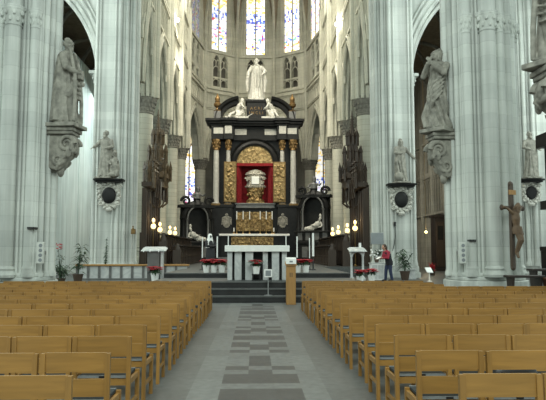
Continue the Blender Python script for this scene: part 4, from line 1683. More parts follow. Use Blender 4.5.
tomb('black marble tomb with white reclining figure left of the high altar', (-5.0, 51.4, POD), math.radians(22), -1)
tomb('black marble tomb with white reclining figure right of the high altar', (5.1, 51.4, POD), math.radians(-22), 1, .9)


# ------------------------------------------------------------------ choir stalls, canopies and lamps
def spire(b, x, y, z0, z1, w):
    """stack of gothic pinnacles tapering to a crocketed needle"""
    H = z1 - z0
    b.lathe([(w * .55, 0), (w * .5, H * .10), (w * .62, H * .12), (w * .42, H * .2), (w * .46, H * .34), (w * .28, H * .38), (w * .26, H * .58), (w * .15, H * .62), (.02, H)], (x, y, z0), 8)
    for lv, (zf, rr, hh) in enumerate(((.08, .62, .26), (.32, .42, .24), (.55, .26, .2))):
        for i in range(8):
            a = PI / 4 * i + lv * .39
            px, py = x + math.cos(a) * w * rr, y + math.sin(a) * w * rr
            b.lathe([(w * .075, 0), (w * .07, hh * H * .55), (w * .1, hh * H * .58), (.006, hh * H)], (px, py, z0 + zf * H), 5)
    for i in range(9):
        zf = .64 + i * .036
        for q in range(4):
            a = q * PI / 2
            r = w * .16 * (1 - (zf - .62) / .38) + .02
            b.ell((x + math.cos(a) * r, y + math.sin(a) * r, z0 + zf * H), .035, 5, 4)


for s, nm in ((-1, 'left'), (1, 'right')):
    X = CX + s * 5.75
    # tall stalls with canopies
    t = thing('canopied_stalls', 'dark carved oak choir stalls with spired canopy on the %s' % nm, 'choir stalls', (X, 38.5, POD))
    NB = 7
    b = MB()
    b.box(min(s * .55, s * .7), max(s * .55, s * .7), -4.8, -.13, 0, 1.9 if s < 0 else 4.6)
    for i in range(NB):
        yy = -4.8 + i * .77
        b.box(min(s * .38, s * .6), max(s * .38, s * .6), yy - .05, yy + .05, 0, 4.4)
        b.tube([(s * .36, yy, 0), (s * .36, yy, 4.3)], .06, 6)
    b.build('back_panelling', DARKW, t)
    b = MB()
    for i in range(NB - 1):
        y0, y1 = -4.75 + i * .77, -4.75 + (i + 1) * .77 - .08
        F = Face((s * -.12, y0), (s * -.12, y1), (s, 0))
        c = F.L / 2
        b.tube(arch_line(F, c, c * .9, 3.9, .55, 0, 0, 5), .05, 5)
        b.tube(arch_line(F, c, c * .9, 4.2, .8, -.05, 0, 5), .04, 5)
        b.tube([F.p(c, 0, 4.9), F.p(c, 0, 5.4)], [.05, .01], 5)
    b.box(min(s * -.1, s * .65), max(s * -.1, s * .65), -4.8, -.13, 4.5, 4.75)
    b.build('canopy', DARKW, t)
    for i in range(NB):
        yy = -4.8 + i * .77
        big = i in (0, 4)
        b = MB()
        h = 6.6 + (.25 if i % 2 else -.1) if i < 6 else 5.9
        b.lathe([(.12, 4.4), (.10, 5.3), (.15, 5.35), (.05, 5.5), (.012, h)], (s * -.05, yy, 0), 6)
        for z in (5.0, 5.6, 5.9):
            b.ell((s * -.05, yy, z), (.13, .13, .05), 6, 4)
        b.lathe([(.09, 4.6), (.08, 5.4), (.11, 5.45), (.01, h - .4)], (s * .35, yy + .38, 0), 6)
        b.build('pinnacle', SPIREW if s < 0 else DARKW, t)
    b = MB()
    spire(b, s * .1, -2.8, 4.6, 9.35, 1.25)
    for a in range(6):
        q = a * PI / 3
        b.tube([(s * .1 + .6 * math.cos(q), (-2.8) + .6 * math.sin(q), 4.9), (s * .1 + .62 * math.cos(q), (-2.8) + .62 * math.sin(q), 3.7), (s * .1 + .3 * math.cos(q), (-2.8) + .3 * math.sin(q), 3.45)], .06, 5)
    b.build('spire', SPIREW if s < 0 else DARKW, t, label='tall carved spire')
    # front desks
    for row, (dx, z1, y0, y1) in enumerate(((1.15, 1.15, -4.6, 8.6), (.35, 1.75, -4.6, 8.6))):
        XX = CX + s * (5.75 - dx - .25)
        d = thing('stall_desk', 'dark oak %s desk of the choir stalls on the %s' % (('low front', 'higher rear')[row], nm), 'desk', (XX, 38.5, POD))
        b = MB()
        b.box(-.06, .06, y0, y1, 0, z1)
        for i in range(17):
            yy = y0 + (y1 - y0) * i / 16
            b.box(-.1, .1, yy - .06, yy + .06, 0, z1 + (.12 if i % 4 == 0 else 0))
        for z in (.08, z1 * .5, z1 - .1):
            b.box(-.09, .09, y0, y1, z - .04, z + .04)
        b.build('panelled_front', DARKW, d)
        b = MB()
        b.box(-.26, .22, y0, y1, z1, z1 + .06)
        b.build('desk_top', DARKW2, d)
        for e, ye in enumerate((y0 - .1, y1 + .1)):
            b = MB()
            b.box(-.24, .20, ye - .06, ye + .06, 0, z1 * .8)
            b.lathe([(.22, z1 * .8), (.22, z1 * .88), (.10, z1 + .02), (.10, z1 + .10), (.03, z1 + .14)], (0, ye, 0), 10, .8, .3)
            b.build('carved_end', DARKW, d)
LAMPS = [(153.5, 219, 34.2), (160, 223, 37.0), (170, 226.5, 42.0), (175.2, 227.5, 45.0), (332.5, 228, 43.5), (338.2, 226, 40.5), (347.3, 224, 37.0), (355, 221, 34.2)]
nth = ['nearest', 'second', 'third', 'farthest']
for i, (px, py, Y) in enumerate(LAMPS):
    p = at(px, py, Y)
    side = 'left' if i < 4 else 'right'
    o = nth[i if i < 4 else 7 - i]
    t = thing('stall_lamp', '%s glowing lamp on a tall rod above the %s choir stalls' % (o, side), 'lamp', (p.x, Y, POD), 0, 'lamps of the choir stalls')
    h = p.z - POD
    b = MB()
    b.lathe([(.14, 0), (.12, .05), (.025, .12), (.02, h - .62)], (0, 0, 0), 8)
    b.bar((-.16, 0, h - .62), (.16, 0, h - .62), .03, .03)
    b.build('rod', BRASS, t)
    b = MB()
    b.lathe([(.06, -.56), (.13, -.50), (.15, -.40), (.12, -.31), (.05, -.27)], (0, 0, h), 12)
    b.build('glass_shade', BULB, t, label='glowing glass shade')
    b = MB()
    b.ell((0, 0, h - .08), (.085, .085, .13), 10, 8)
    b.build('glass_globe', BULB, t, label='glowing upper globe')
    b = MB()
    b.tube([(0, 0, h - .62), (0, 0, h - .2)], .018, 6)
    b.build('stem', BRASS, t)
    L = bpy.data.lights.new('stall_lamp_light', 'POINT')
    L.energy = 12
    L.color = (1, .75, .4)
    L.shadow_soft_size = .12
    lo = bpy.data.objects.new('stall_lamp_light', L)
    COL.objects.link(lo)
    lo.location = (p.x, Y - .3, p.z + .15)

# spotlights high on the choir walls
for i, (px, py, Y, s) in enumerate(((177.3, 20.5, 46.5, -1), (337, 25, 43.2, 1))):
    p = at(px, py, Y)
    t = thing('spotlight', 'blazing white spotlight high on the %s choir wall' % ('left', 'right')[i], 'spotlight', p, 0, 'spotlights on the choir gallery')
    b = MB()
    b.tube([(0, .12, 0), (0, -.12, 0)], [.12, .17], 14)
    b.build('housing', DARKP, t)
    b = MB()
    b.ell((0, -.13, 0), (.17, .10, .17), 14, 8)
    b.build('lens', SPOTG, t, label='glowing lens')
    b = MB()
    wx = CX + s * HW - p.x
    b.bar((0, .05, 0), (wx, .05, 0), .05, .05)
    b.build('bracket', DARKP, t)
    L = bpy.data.lights.new('spotlight_light', 'SPOT')
    L.energy = 2600
    L.color = (1, .93, .78)
    L.spot_size = math.radians(115)
    L.spot_blend = .6
    L.shadow_soft_size = .15
    lo = bpy.data.objects.new('spotlight_light', L)
    COL.objects.link(lo)
    lo.location = (p.x - s * .25, Y - .3, p.z)
    lo.rotation_euler = (Vector((0 - s * 2.0, Y + 4, 9)) - Vector((p.x, Y, p.z))).to_track_quat('-Z', 'Y').to_euler()
    L2 = bpy.data.lights.new('spotlight_spill', 'POINT')
    L2.energy = 120
    L2.color = (1, .95, .82)
    L2.shadow_soft_size = .15
    lo = bpy.data.objects.new('spotlight_spill', L2)
    COL.objects.link(lo)
    lo.location = (p.x - s * .1, Y - .35, p.z)

# ------------------------------------------------------------------ crossing altar and its neighbours
ca = thing('crossing_altar', 'modern altar with thick white slab on grey marble uprights', 'altar', (.08, 21.7, FP))
b = MB()
b.box(-1.14, 1.14, -.5, .5, 1.00, 1.22)
b.build('slab', CLOTHW, ca, bevel=.015, label='thick white marble slab')
for i, (x0, x1) in enumerate(((-1.05, -.88), (-.80, -.55), (-.42, -.14), (.20, .38), (.52, .78), (.88, 1.05))):
    b = MB()
    b.box(x0, x1, -.36 + .05 * (i % 2), .36, 0, 1.0)
    b.build('upright', PANELM, ca, bevel=.012)
b = MB()
b.box(-.95, .95, .1, .2, 0, 1.0)  # dark panel in place of the shade between the uprights
b.build('core', STEPD, ca, label='dark panel as shade behind the uprights')


def leaf(b, p, d, L, w, up=(0, 0, 1), droop=.3):
    p, d = Vector(p), Vector(d).normalized()
    s = d.cross(Vector(up))
    s = s.normalized() if s.length > .05 else Vector((1, 0, 0))
    n = s.cross(d).normalized()
    a = p
    m = p + d * L * .5 + n * L * .06
    e = p + d * L - Vector((0, 0, L * droop))
    b.add([a, m - s * w, m + n * w * .25, m + s * w, e], [(0, 1, 2), (0, 2, 3), (1, 4, 2), (2, 4, 3)])


def poinsettia_mesh(seed, w=.34, silver=False):
    r = random.Random(seed)
    p = MB()
    p.lathe([(.125, 0), (.165, .30), (.175, .30), (.175, .335), (.15, .335), (.14, .29)], (0, 0, 0), 16)
    g = MB()
    for i in range(46):
        a, e = r.uniform(0, 2 * PI), r.uniform(-.25, .6)
        leaf(g, (math.cos(a) * .05, math.sin(a) * .05, .36 + r.uniform(0, .1)), (math.cos(a), math.sin(a), e), r.uniform(.16, .30), .045)
    g.tube([(0, 0, .3), (0, 0, .5)], .02, 5)
    f = MB()
    for k in range(26):
        a, q = r.uniform(0, 2 * PI), w * math.sqrt(r.random()) * .8
        c = (math.cos(a) * q, math.sin(a) * q, .52 + r.uniform(-.05, .10) - q * .25)
        for i in range(8):
            t = 2 * PI * i / 8 + a
            leaf(f, c, (math.cos(t), math.sin(t), .25), r.uniform(.12, .18), .045, droop=.12)
    return p.mesh('pot', WHITEP), g.mesh('green_leaves', GREENL, 0), f.mesh('red_bracts', REDB, 0)


PM = [poinsettia_mesh(1), poinsettia_mesh(2), poinsettia_mesh(3)]


def poinsettia(label, loc, v=0, scale=1.0, rz=0):
    t = thing('potted_poinsettia', label, 'poinsettia', loc, rz, 'potted red poinsettias')
    for nm, me in zip(('pot', 'green_leaves', 'red_bracts'), PM[v]):
        o = bpy.data.objects.new(nm, me)
        COL.objects.link(o)
        o.parent = t
    t.scale = (scale,) * 3
    return t


for i, (px, v) in enumerate(((206.3, 0), (213.8, 1), (221.6, 2))):
    p = at(px, 272, 23.85)
    poinsettia('red poinsettia in white pot, %s of three left of the crossing altar' % ('leftmost', 'middle', 'rightmost')[i], (p.x, 23.85, POD), v, .86, i)
for i, (px, v) in enumerate(((288.5, 1), (297.8, 2), (305.8, 0))):
    p = at(px, 272, 23.85)
    poinsettia('red poinsettia in white pot, %s of three right of the crossing altar' % ('leftmost', 'middle', 'rightmost')[i], (p.x, 23.85, POD), v, .86, i + 2)
pst = thing('plant_stand', 'low dark stand under the poinsettia before the crossing altar', 'stand', (.05, 20.95, FP))
b = MB()
b.box(-.16, .16, -.16, .16, .20, .235)
b.build('top', STEPD, pst)
for sx in (-1, 1):
    for sy in (-1, 1):
        b = MB()
        b.box(sx * .13 - .015, sx * .13 + .015, sy * .13 - .015, sy * .13 + .015, 0, .2)
        b.build('leg', STEPD, pst)
pz = poinsettia('red poinsettia with silvery foliage before the crossing altar', (.05, 20.95, FP + .235), 1, .78, 1)
b = MB()
for i in range(60):
    a = random.uniform(0, 2 * PI)
    leaf(b, (math.cos(a) * .15, math.sin(a) * .15, .48), (math.cos(a), math.sin(a) * .6, random.uniform(.0, .55)), random.uniform(.22, .42), .03, droop=.1)
b.build('silvery_leaves', SILVL, pz, 0, label='silvery side foliage')

# oak lectern at the end of the aisle with a white box
lec = thing('oak_lectern', 'plain oak lectern post at the right of the aisle before the steps', 'lectern', (1.14, 19.15, 0))
b = MB()
b.box(-.15, .15, -.14, .14, 0, 1.22)
b.build('post', OAKL, lec, bevel=.008)
b = MB()
b.hexa([(-.18, -.2, 1.22), (.18, -.2, 1.22), (.18, .2, 1.30), (-.18, .2, 1.30), (-.18, -.2, 1.25), (.18, -.2, 1.25), (.18, .2, 1.34), (-.18, .2, 1.34)])
b.build('desk', OAKL, lec, bevel=.005)
b = MB()
for x in (-.03, .03):
    b.box(x - .012, x + .012, -.145, -.138, .86, 1.0)
b.build('carved_mark', DARKW, lec)
t = thing('white_notice', 'white folded notice lying on the desk of the oak lectern', 'paper', (1.14, 19.15, 1.275))
b = MB()
b.hexa([(-.16, -.21, 0), (.16, -.21, 0), (.16, .12, .065), (-.16, .12, .065), (-.16, -.2, .17), (.16, -.2, .17), (.16, .1, .20), (-.16, .1, .20)])
b.build('paper', CLOTHW, t, 0)
b = MB()
b.box(-.05, .05, -.216, -.208, .05, .10)
b.build('print', GREYB, t)
t = thing('sign_stand', 'small white framed sign on thin pole standing on the steps', 'sign', (.44, 19.97, .22))
b = MB()
b.lathe([(.14, 0), (.14, .015), (.02, .03), (.014, .62)], (0, 0, 0), 12)
b.build('pole', METAL, t)
b = MB()
b.box(-.13, .13, -.02, .01, .60, .86)
b.build('frame', WHITEP, t, bevel=.006)
b = MB()
b.box(-.09, .09, -.026, -.018, .64, .82)
b.build('notice', GREYB, t, label='grey printed notice')

# thin white processional candle posts around the altar
POSTS = [(202.5, 237, 266, 27, .022), (217.3, 236.5, 262, 27, .03), (228.3, 236, 262, 28, .022), (286, 236, 262, 28, .022), (297, 236.5, 264, 27, .03), (309.5, 238, 262, 27, .022), (313.0, 233, 260, 27, .05)]
for i, (px, py, _, Y, r) in enumerate(POSTS):
    p = at(px, py, Y)
    side = 'left' if px < 255 else 'right'
    k = (i if i < 3 else i - 3)
    lb = 'tall white candle on slim stand, %s to the %s of the crossing altar' % ((['outermost', 'middle', 'inner'] if i < 3 else ['inner', 'second', 'third', 'outermost thick'])[k], side)
    t = thing('candle_stand', lb, 'candle stand', (p.x, Y, POD), 0, 'tall candles around the crossing altar')
    h = p.z - POD
    b = MB()
    b.lathe([(.14, 0), (.13, .03), (.03, .08), (.025, h * .35), (.07, h * .37)], (0, 0, 0), 10)
    b.build('stand', DARKP, t)
    b = MB()
    b.lathe([(r, h * .37), (r * .95, h)], (0, 0, 0), 10)
    b.build('candle', WHITEP, t)

# dark robed figure with white veil left of the altar
p = at(209.5, 262, 29.6)
standing_statue('veiled_figure', 'dark robed figure with white head veil behind the left poinsettias', (p.x, 29.9, POD + .04), math.radians(28), 1.62, plain('dark painted robe', (.012, .012, .014), .7, 0, .3), .4, 0, 0, (12, 0, 0),
                [([(-.2, 0, 1.38), (-.28, -.12, 1.15), (-.06, -.26, 1.14)], 1.1, .4), ([(.2, 0, 1.38), (.28, -.12, 1.15), (.06, -.26, 1.14)], 1.1, .4)], (), None, 1.05, .02, plinth=.04)
vt = [o for o in bpy.data.objects if o.name == 'veiled_figure'][0]
b = MB()
b.loft([[(x * .93, y * .93, z * .93) for x, y in [(rx * math.cos(a) - .01, ry * math.sin(a) + oy) for a in [-.9 + 5.0 * i / 12 - .02 for i in range(13)]]] for z, rx, ry, oy in ((1.05, .22, .19, .02), (1.3, .24, .17, .02), (1.48, .16, .14, .01), (1.62, .12, .14, 0), (1.74, .105, .12, 0), (1.80, .04, .05, 0))], True)
b.build('veil', CLOTHW, vt, label='white veil')


# ------------------------------------------------------------------ left and right of the crossing
def ambo(label, px, Y, py_top, w, rz=0):
    p = at(px, py_top, Y)
    t = thing('ambo', label, 'lectern', (p.x, Y, LOW), rz)
    h = p.z - LOW
    b = MB()
    b.hexa([(-w / 2, -.34, h - .20), (w / 2, -.34, h - .20), (w / 2, .30, h - .05), (-w / 2, .30, h - .05), (-w / 2 + .12, -.30, h - .13), (w / 2 - .12, -.30, h - .13), (w / 2 - .12, .30, h + .02), (-w / 2 + .12, .30, h + .02)])
    b.build('desk', PANELM, t, bevel=.01, label='pale sloping marble desk')
    return t, h


t, h = ambo('pale marble ambo with grey column left of the steps', 154.5, 28.3, 247, 1.18)
b = MB()
b.box(-.30, .26, -.15, .2, 0, h - .15)
b.build('column', GREYM, t, bevel=.01)
b = MB()
b.box(.32, .42, -.15, .2, 0, h - .12)
b.build('side_post', PANELM, t)
for q in (-.44, -.15, .25):
    b = MB()
    b.lathe([(.02, 0), (.035, .06), (.02, .12)], (q, -.33, h - .24), 8)
    b.build('knob', WHITEP, t)
p = at(155, 277, 27.6)
poinsettia('red poinsettia in white pot before the pale ambo at left', (p.x, 27.6, LOW), 2, 1.15, 1)
p = at(357, 248, 28.5)
t, h = ambo('pale stone lectern table with two arched legs right of the steps', 357, 28.5, 247.5, .86)
for s in (-1, 1):
    b = MB()
    b.lathe([(.12, 0), (.12, .1), (.06, .2), (.05, h * .7), (.1, h - .2)], (s * .27, 0, 0), 12)
    b.build('leg', PANELM, t)
b = MB()
F = Face((-.27, -.05), (.27, -.05), (0, 1))
b.tube(arch_line(F, .27, .25, h - .45, .25, 0, 0, 6), .04, 6)
b.build('arch_brace', PANELM, t)
t = thing('white_candle', 'thick white candle on the pale lectern table at right', 'candle', (at(360, 248, 28.5).x, 28.5, LOW + h + .0))
b = MB()
b.lathe([(.06, 0), (.06, .22)], (0, 0, 0), 10)
b.build('wax', WHITEP, t)
b = MB()
b.lathe([(.005, .22), (.005, .25)], (0, 0, 0), 5)
b.build('wick', DARKP, t)
p = at(360, 279, 25.5)
poinsettia('red poinsettia in white pot in front of the pale lectern table', (p.x, 25.5, LOW), 0, .98, 2)
p = at(371.5, 277, 27)
poinsettia('red poinsettia in white pot beside the person', (p.x, 27.0, LOW), 1, .98, 3)

# marble balustrade at left
p0, p1 = at(77, 277, 29.8), at(187, 277, 29.8)
t = thing('marble_balustrade', 'low panelled marble balustrade with brown rail at left', 'balustrade', (p0.x, 29.8, LOW))
W_ = p1.x - p0.x
n = 10
for i in range(n):
    b = MB()
    b.box(W_ * i / n + .012, W_ * (i + 1) / n - .012, 0, .22, .06, .66)
    b.build('panel', PANELM, t, bevel=.01)
    b = MB()
    b.box(W_ * i / n - .06, W_ * i / n + .06, -.04, .1, .06, .66)
    b.build('pilaster', GREYM, t, bevel=.006)
b = MB()
b.box(-.06, W_ + .06, -.06, .3, 0, .07)
b.build('plinth', GREYM, t, bevel=.01)
b = MB()
b.box(-.08, W_ + .08, -.08, .32, .66, .75)
b.build('rail', OAKL, t, bevel=.015, label='brown top rail')


def bush(name, label, loc, n, h, spread, mat, pot=None, leafw=.035, leafl=(.2, .5), seed=0, group=None, cat='plant', stems=5):
    r = random.Random(seed)
    t = thing(name, label, cat, loc, 0, group)
    z0 = 0
    if pot:
        b = MB()
        b.lathe([(pot * .7, 0), (pot, pot * 1.6), (pot * 1.06, pot * 1.6), (pot * 1.06, pot * 1.8), (pot * .9, pot * 1.8), (pot * .85, pot * 1.5)], (0, 0, 0), 14)
        b.build('pot', TERRA, t)
        z0 = pot * 1.5
    b = MB()
    g = MB()
    for i in range(stems):
        a = r.uniform(0, 2 * PI)
        e = Vector((math.cos(a) * spread * r.uniform(.2, .8), math.sin(a) * spread * r.uniform(.2, .8), z0 + h * r.uniform(.6, 1)))
        m = Vector((e.x * .3, e.y * .3, z0 + (e.z - z0) * .6))
        b.tube([(0, 0, z0 - .02), m, e], [.018, .014, .008], 5)
        for k in range(n // stems):
            q = r.uniform(.15, 1)
            p = (Vector((0, 0, z0)).lerp(m, q * 2) if q < .5 else m.lerp(e, q * 2 - 1))
            aa = r.uniform(0, 2 * PI)
            leaf(g, p, (math.cos(aa), math.sin(aa), r.uniform(-.1, .8)), r.uniform(*leafl), leafw, droop=r.uniform(.1, .5))
    b.build('stem', GREENL, t)
    g.build('foliage', mat, t, 0)
    return t


p = at(61, 279, 24.5)
bush('potted_fern', 'dark spiky potted plant beside the left pier', (p.x, 24.5, LOW), 110, .55, .3, GREENL, .17, .03, (.35, .6), 3, stems=5)
p = at(78, 276, 26.5)
bush('tall_plant', 'tall leaning plant on dark stand left of the balustrade', (p.x, 26.5, LOW), 60, 1.25, .5, GREENL, .22, .05, (.3, .55), 4, stems=4)
p = at(57.5, 242, 23.5)
t = bush('red_flower_arrangement', 'small red flowers on thin stand at edge of left pier', (p.x + .12, 23.5, LOW), 30, 1.3, .12, GREENL, .12, .03, (.12, .25), 5, stems=3, cat='flowers')
b = MB()
for i in range(26):
    a = random.uniform(0, 2 * PI)
    leaf(b, (math.cos(a) * .08 - .1, math.sin(a) * .08, 1.55 + random.uniform(-.12, .12)), (math.cos(a), math.sin(a), .3), .14, .045)
b.build('red_petals', REDB, t, 0)
p = at(106, 264, 30.6)
bush('climbing_plant', 'slender climbing plant before the pier behind the balustrade', (p.x, 30.6, LOW), 150, 1.85, .14, GREENL, .16, .03, (.1, .2), 6, stems=3)
p = at(405, 277, 29.0)
bush('potted_palm', 'broad leafed plant in brown pot right of the person', (p.x, 29.0, LOW), 90, 1.1, .55, GREENL, .24, .045, (.35, .6), 7, stems=8)
p = at(414, 277, 29.6)
t = thing('plinth_block', 'pale stone block beside the brown plant pot', 'plinth', (p.x - .1, 29.8, LOW))
b = MB()
b.box(-.22, .22, -.2, .2, 0, .12)
b.box(-.18, .18, -.16, .16, .12, .45)
b.box(-.22, .22, -.2, .2, .45, .52)
b.build('block', PANELM, t, bevel=.01)

# small fittings on the piers
for s, px, Y in ((-1, 40, 18.0), (1, 462.3, 18.02)):
    p0, p1 = at(px, 263.5, Y), at(px, 242, Y)
    t = thing('column_speaker', 'slim off-white column loudspeaker on the %s pier' % ('left' if s < 0 else 'right'), 'loudspeaker', (p0.x, Y, p0.z), 0, 'column loudspeakers on the piers')
    hh = p1.z - p0.z
    b = MB()
    b.box(-.10, .10, -.06, .08, 0, hh)
    b.build('casing', SPEAK, t, bevel=.012)
    for i in range(4):
        b = MB()
        z = hh * (.16 + .225 * i)
        b.tube([(.02, -.061, z), (.02, -.072, z)], [.055, .05], 14)
        b.build('driver', GREYB, t, label='grey round driver')
    b = MB()
    b.box(-.05, .05, .05, .35, hh * .4, hh * .6)
    b.build('bracket', METAL, t)
for s, px, py in ((-1, 31, 228), (1, 472.5, 240.5)):
    p = at(px, py, 17.95)
    t = thing('black_fitting', 'small black wall fitting on the %s pier' % ('left' if s < 0 else 'right'), 'fitting', p)
    b = MB()
    b.box(-.10, .10, -.04, .30, -.025, .03)
    b.build('bar', DARKP, t)
    b = MB()
    b.ell((.06, -.06, -.01), .035, 8, 6)
    b.build('eye', DARKP, t)
p = at(377, 238.5, 30.6)
t = thing('grey_loudspeaker', 'grey rectangular loudspeaker panel on the right choir pier', 'loudspeaker', p)
b = MB()
b.box(-.34, .34, -.08, .10, -.30, .30)
b.build('casing', METAL, t, bevel=.01)
b = MB()
b.box(-.31, .31, -.09, -.07, -.27, .27)
b.build('grille', GREYB, t)
b = MB()
b.bar((.1, .1, 0), (.35, .9, 0), .06, .06)
b.build('bracket', METAL, t)
# white cabinet with flowers below the panel
p = at(377, 278, 29.3)
t = thing('white_cabinet', 'white cabinet dressed with greenery below the grey loudspeaker', 'cabinet', (p.x, 29.3, LOW))
b = MB()
b.box(-.32, .32, -.25, .25, 0, .78)
b.build('body', WHITEP, t, bevel=.01)
b = MB()
b.box(-.36, .36, -.28, .28, .78, .83)
b.build('top', PANELM, t, bevel=.008)
b = MB()
for i in range(2):
    b.box(-.29 + .30 * i, -.02 + .30 * i, -.262, -.25, .06, .72)
b.build('door', PANELM, t)
b = MB()
p2 = (p.x, 29.3, LOW + .83)
bush('white_flower_bowl', 'bowl of pale flowers and dark leaves on the white cabinet', p2, 90, .4, .34, GREENL, .13, .03, (.15, .3), 8, cat='flowers', stems=6)
fl = [o for o in bpy.data.objects if o.name == 'white_flower_bowl'][0]
b = MB()
for i in range(28):
    a, q = random.uniform(0, 2 * PI), random.uniform(0, .3)
    b.ell((math.cos(a) * q, math.sin(a) * q, .34 + random.uniform(-.05, .28)), random.uniform(.03, .055), 7, 5)
b.build('white_blossoms', WHITEP, fl)
t = thing('hanging_cable', 'dark cable with microphone hanging down the right choir pier', 'cable', at(394.8, 222, 31.17))
b = MB()
L_ = at(394.8, 222, 30.9).z - at(392, 251, 30.9).z
b.tube([(0, 0, -.2), (.02, 0, -.5 * L_), (-.06, .0, -.8 * L_), (-.14, 0, -L_)], .018, 6)
b.build('cable', DARKP, t)
b = MB()
b.tube([(0, 0, -.22), (0, 0, 0)], [.05, .07], 8)
b.build('microphone', DARKP, t)
t = thing('gold_plaque', 'small gold plaque on the left choir pier', 'plaque', at(133, 231.5, 31.35))
b = MB()
b.box(-.10, .10, -.03, .25, -.13, .13)
b.build('plate', GOLD, t, bevel=.01)
b = MB()
b.lathe([(.06, .13), (.02, .22), (.05, .25), (.01, .3)], (0, -.02, 0), 8)
b.build('finial', GOLD, t)

# ------------------------------------------------------------------ right choir aisle, glimpsed past the pier
p = at(439.5, 215, 43)
t = thing('dark_confessional', 'tall dark wooden cabinet in the right choir aisle', 'cabinet', (p.x + .25, 43, LOW))
hh = p.z - LOW
b = MB()
b.box(-.75, .75, -.4, .6, 0, hh)
b.box(-.85, .85, -.5, .65, hh - .2, hh)
b.box(-.82, .82, -.46, .65, 0, .2)
b.build('body', DARKW2, t, bevel=.02)
for i in range(2):
    b = MB()
    b.box(-.66 + i * .70, -.06 + i * .70, -.45, -.38, .3, hh - .5)
    d = b.build('door', DARKW, t, bevel=.02)
    b = MB()
    b.box(-.56 + i * .70, -.16 + i * .70, -.47, -.44, hh * .55, hh * .8)
    b.build('window_panel', BLACKM, d)
p = at(426, 232, 41)
t = thing('hanging_lamp', 'small bright hanging lamp in the right choir aisle', 'lamp', p)
b = MB()
b.ell((0, 0, 0), .10, 10, 8)
b.build('globe', BULB, t, label='glowing globe')
b = MB()
b.tube([(0, 0, .08), (0, 0, 16.9 - p.z)], .012, 5)
b.build('chain', BRASS, t)
L = bpy.data.lights.new('hanging_lamp_light', 'POINT')
L.energy = 60
L.color = (1, .8, .5)
L.shadow_soft_size = .12
lo = bpy.data.objects.new('hanging_lamp_light', L)
COL.objects.link(lo)
lo.location = (p.x, 40.6, p.z)
p = at(428.5, 282, 27.5)
t = thing('reading_board', 'white slanted information board on post in the right aisle arch', 'sign', (p.x + .05, 27.5, LOW))
b = MB()
b.lathe([(.12, 0), (.12, .02), (.025, .04), (.025, .48)], (0, 0, 0), 10)
b.build('post', WHITEP, t)
b = MB()
b.hexa([(-.14, -.14, .40), (.14, -.14, .40), (.10, .14, .62), (-.18, .14, .62), (-.14, -.16, .42), (.14, -.16, .42), (.10, .12, .64), (-.18, .12, .64)])
b.build('board', WHITEP, t)
p = at(437.5, 268, 33.6)
bush('red_potted_plant', 'dark red potted plant before the confessional in the right aisle', (p.x, 34.6, LOW), 60, .4, .3, REDB, .2, .05, (.15, .3), 9, stems=5)
# side altar of dark carved oak at the far right
p = at(545, 285, 27)
t = thing('oak_side_altar', 'black carved side altar at the right edge behind the crucifix', 'altar', (p.x + 1.15, 27, LOW))
b = MB()
b.box(-1.0, 1.2, -.4, .6, 0, 1.4)
b.box(-1.05, 1.2, -.5, .6, 1.4, 1.6)
b.build('base', BLACKM, t, bevel=.02)
b = MB()
b.box(-.7, 1.2, .1, .5, 1.6, 6.2)
b.box(-1.0, 1.2, -.3, .5, 3.3, 3.7)
b.box(-1.05, 1.2, -.45, .6, 6.2, 6.8)
b.build('frame', BLACKM, t, bevel=.02)
for x, z0, z1 in ((-.80, 3.7, 6.2), (-.35, 3.7, 6.2), (-.80, 1.6, 3.3), (-.35, 1.6, 3.3)):
    b = MB()
    b.lathe([(.15, z0), (.15, z0 + .15), (.1, z0 + .25), (.09, z1 - .25), (.16, z1)], (x, -.15, 0), 12)
    b.build('column', DARKW2 if z0 > 2 else GREYM, t)
b = MB()
b.box(-.15, .9, .02, .14, 3.9, 6.0)
b.build('panel', GREYM, t)


# ------------------------------------------------------------------ crucifix on the right pier
pb, pt = at(514, 268, 17.5), at(514, 184, 17.5)
t = thing('crucifix', 'dark wooden crucifix with carved body hanging on the right pier', 'crucifix', (pb.x, 17.55, pb.z), math.radians(25))
HH = pt.z - pb.z
b = MB()
b.box(-.065, .065, -.05, .05, 0, HH)
b.ell((0, 0, HH), (.10, .06, .09), 10, 6)
b.ell((0, 0, .0), (.09, .06, .08), 10, 6)
b.build('upright', CROSSW, t, bevel=.01)
zc = HH * .715
b = MB()
b.box(-.40, .46, -.045, .045, zc - .05, zc + .05)
for s in (-1, 1):
    b.ell((s * (.43 + .04 * s), 0, zc), (.075, .06, .09), 10, 6)
b.build('crossbar', CROSSW, t, bevel=.01)
b = MB()
b.box(-.14, .14, -.07, -.045, HH - .32, HH - .18)
b.build('title_board', OAKL, t)
b = MB()
zz0 = zc - .16
R = Matrix.Rotation(math.radians(18), 3, 'Y') @ Matrix.Rotation(math.radians(22), 3, 'X')
b.tube([(0, -.14, zz0 + .0), (0, -.16, zz0 - .18), (.02, -.15, zz0 - .36), (.03, -.17, zz0 - .52)], [.11, .125, .095, .12], 12)
head_shapes(b, (.05, -.20, zz0 + .16), .92, R, 2, 1, (0, -.14, zz0 + .02))
for s in (-1, 1):
    sh_, el_, wr_ = Vector((s * .12, -.13, zz0 + .01)), Vector((s * .23, -.11, zz0 + .10)), Vector((s * .32, -.07, zz0 + .17))
    b.tube([(s * .04, -.14, zz0 - .03), sh_, el_, wr_], [.07, .055, .042, .028], 10)
    hand_shapes(b, wr_, (s, .1, .35), (0, -1, 0), .8, .5, s)
    b.tube([(s * .06 + .03, -.18, zz0 - .50), (s * .05 + .05, -.27, zz0 - .80), (s * .025 + .02, -.13, zz0 - 1.16), (s * .015 + .02, -.20, zz0 - 1.32)], [.085, .062, .045, .03], 10)
remesh(b, 'figure', CORPUS, t, .016, label='carved pale brown body')
b = MB()
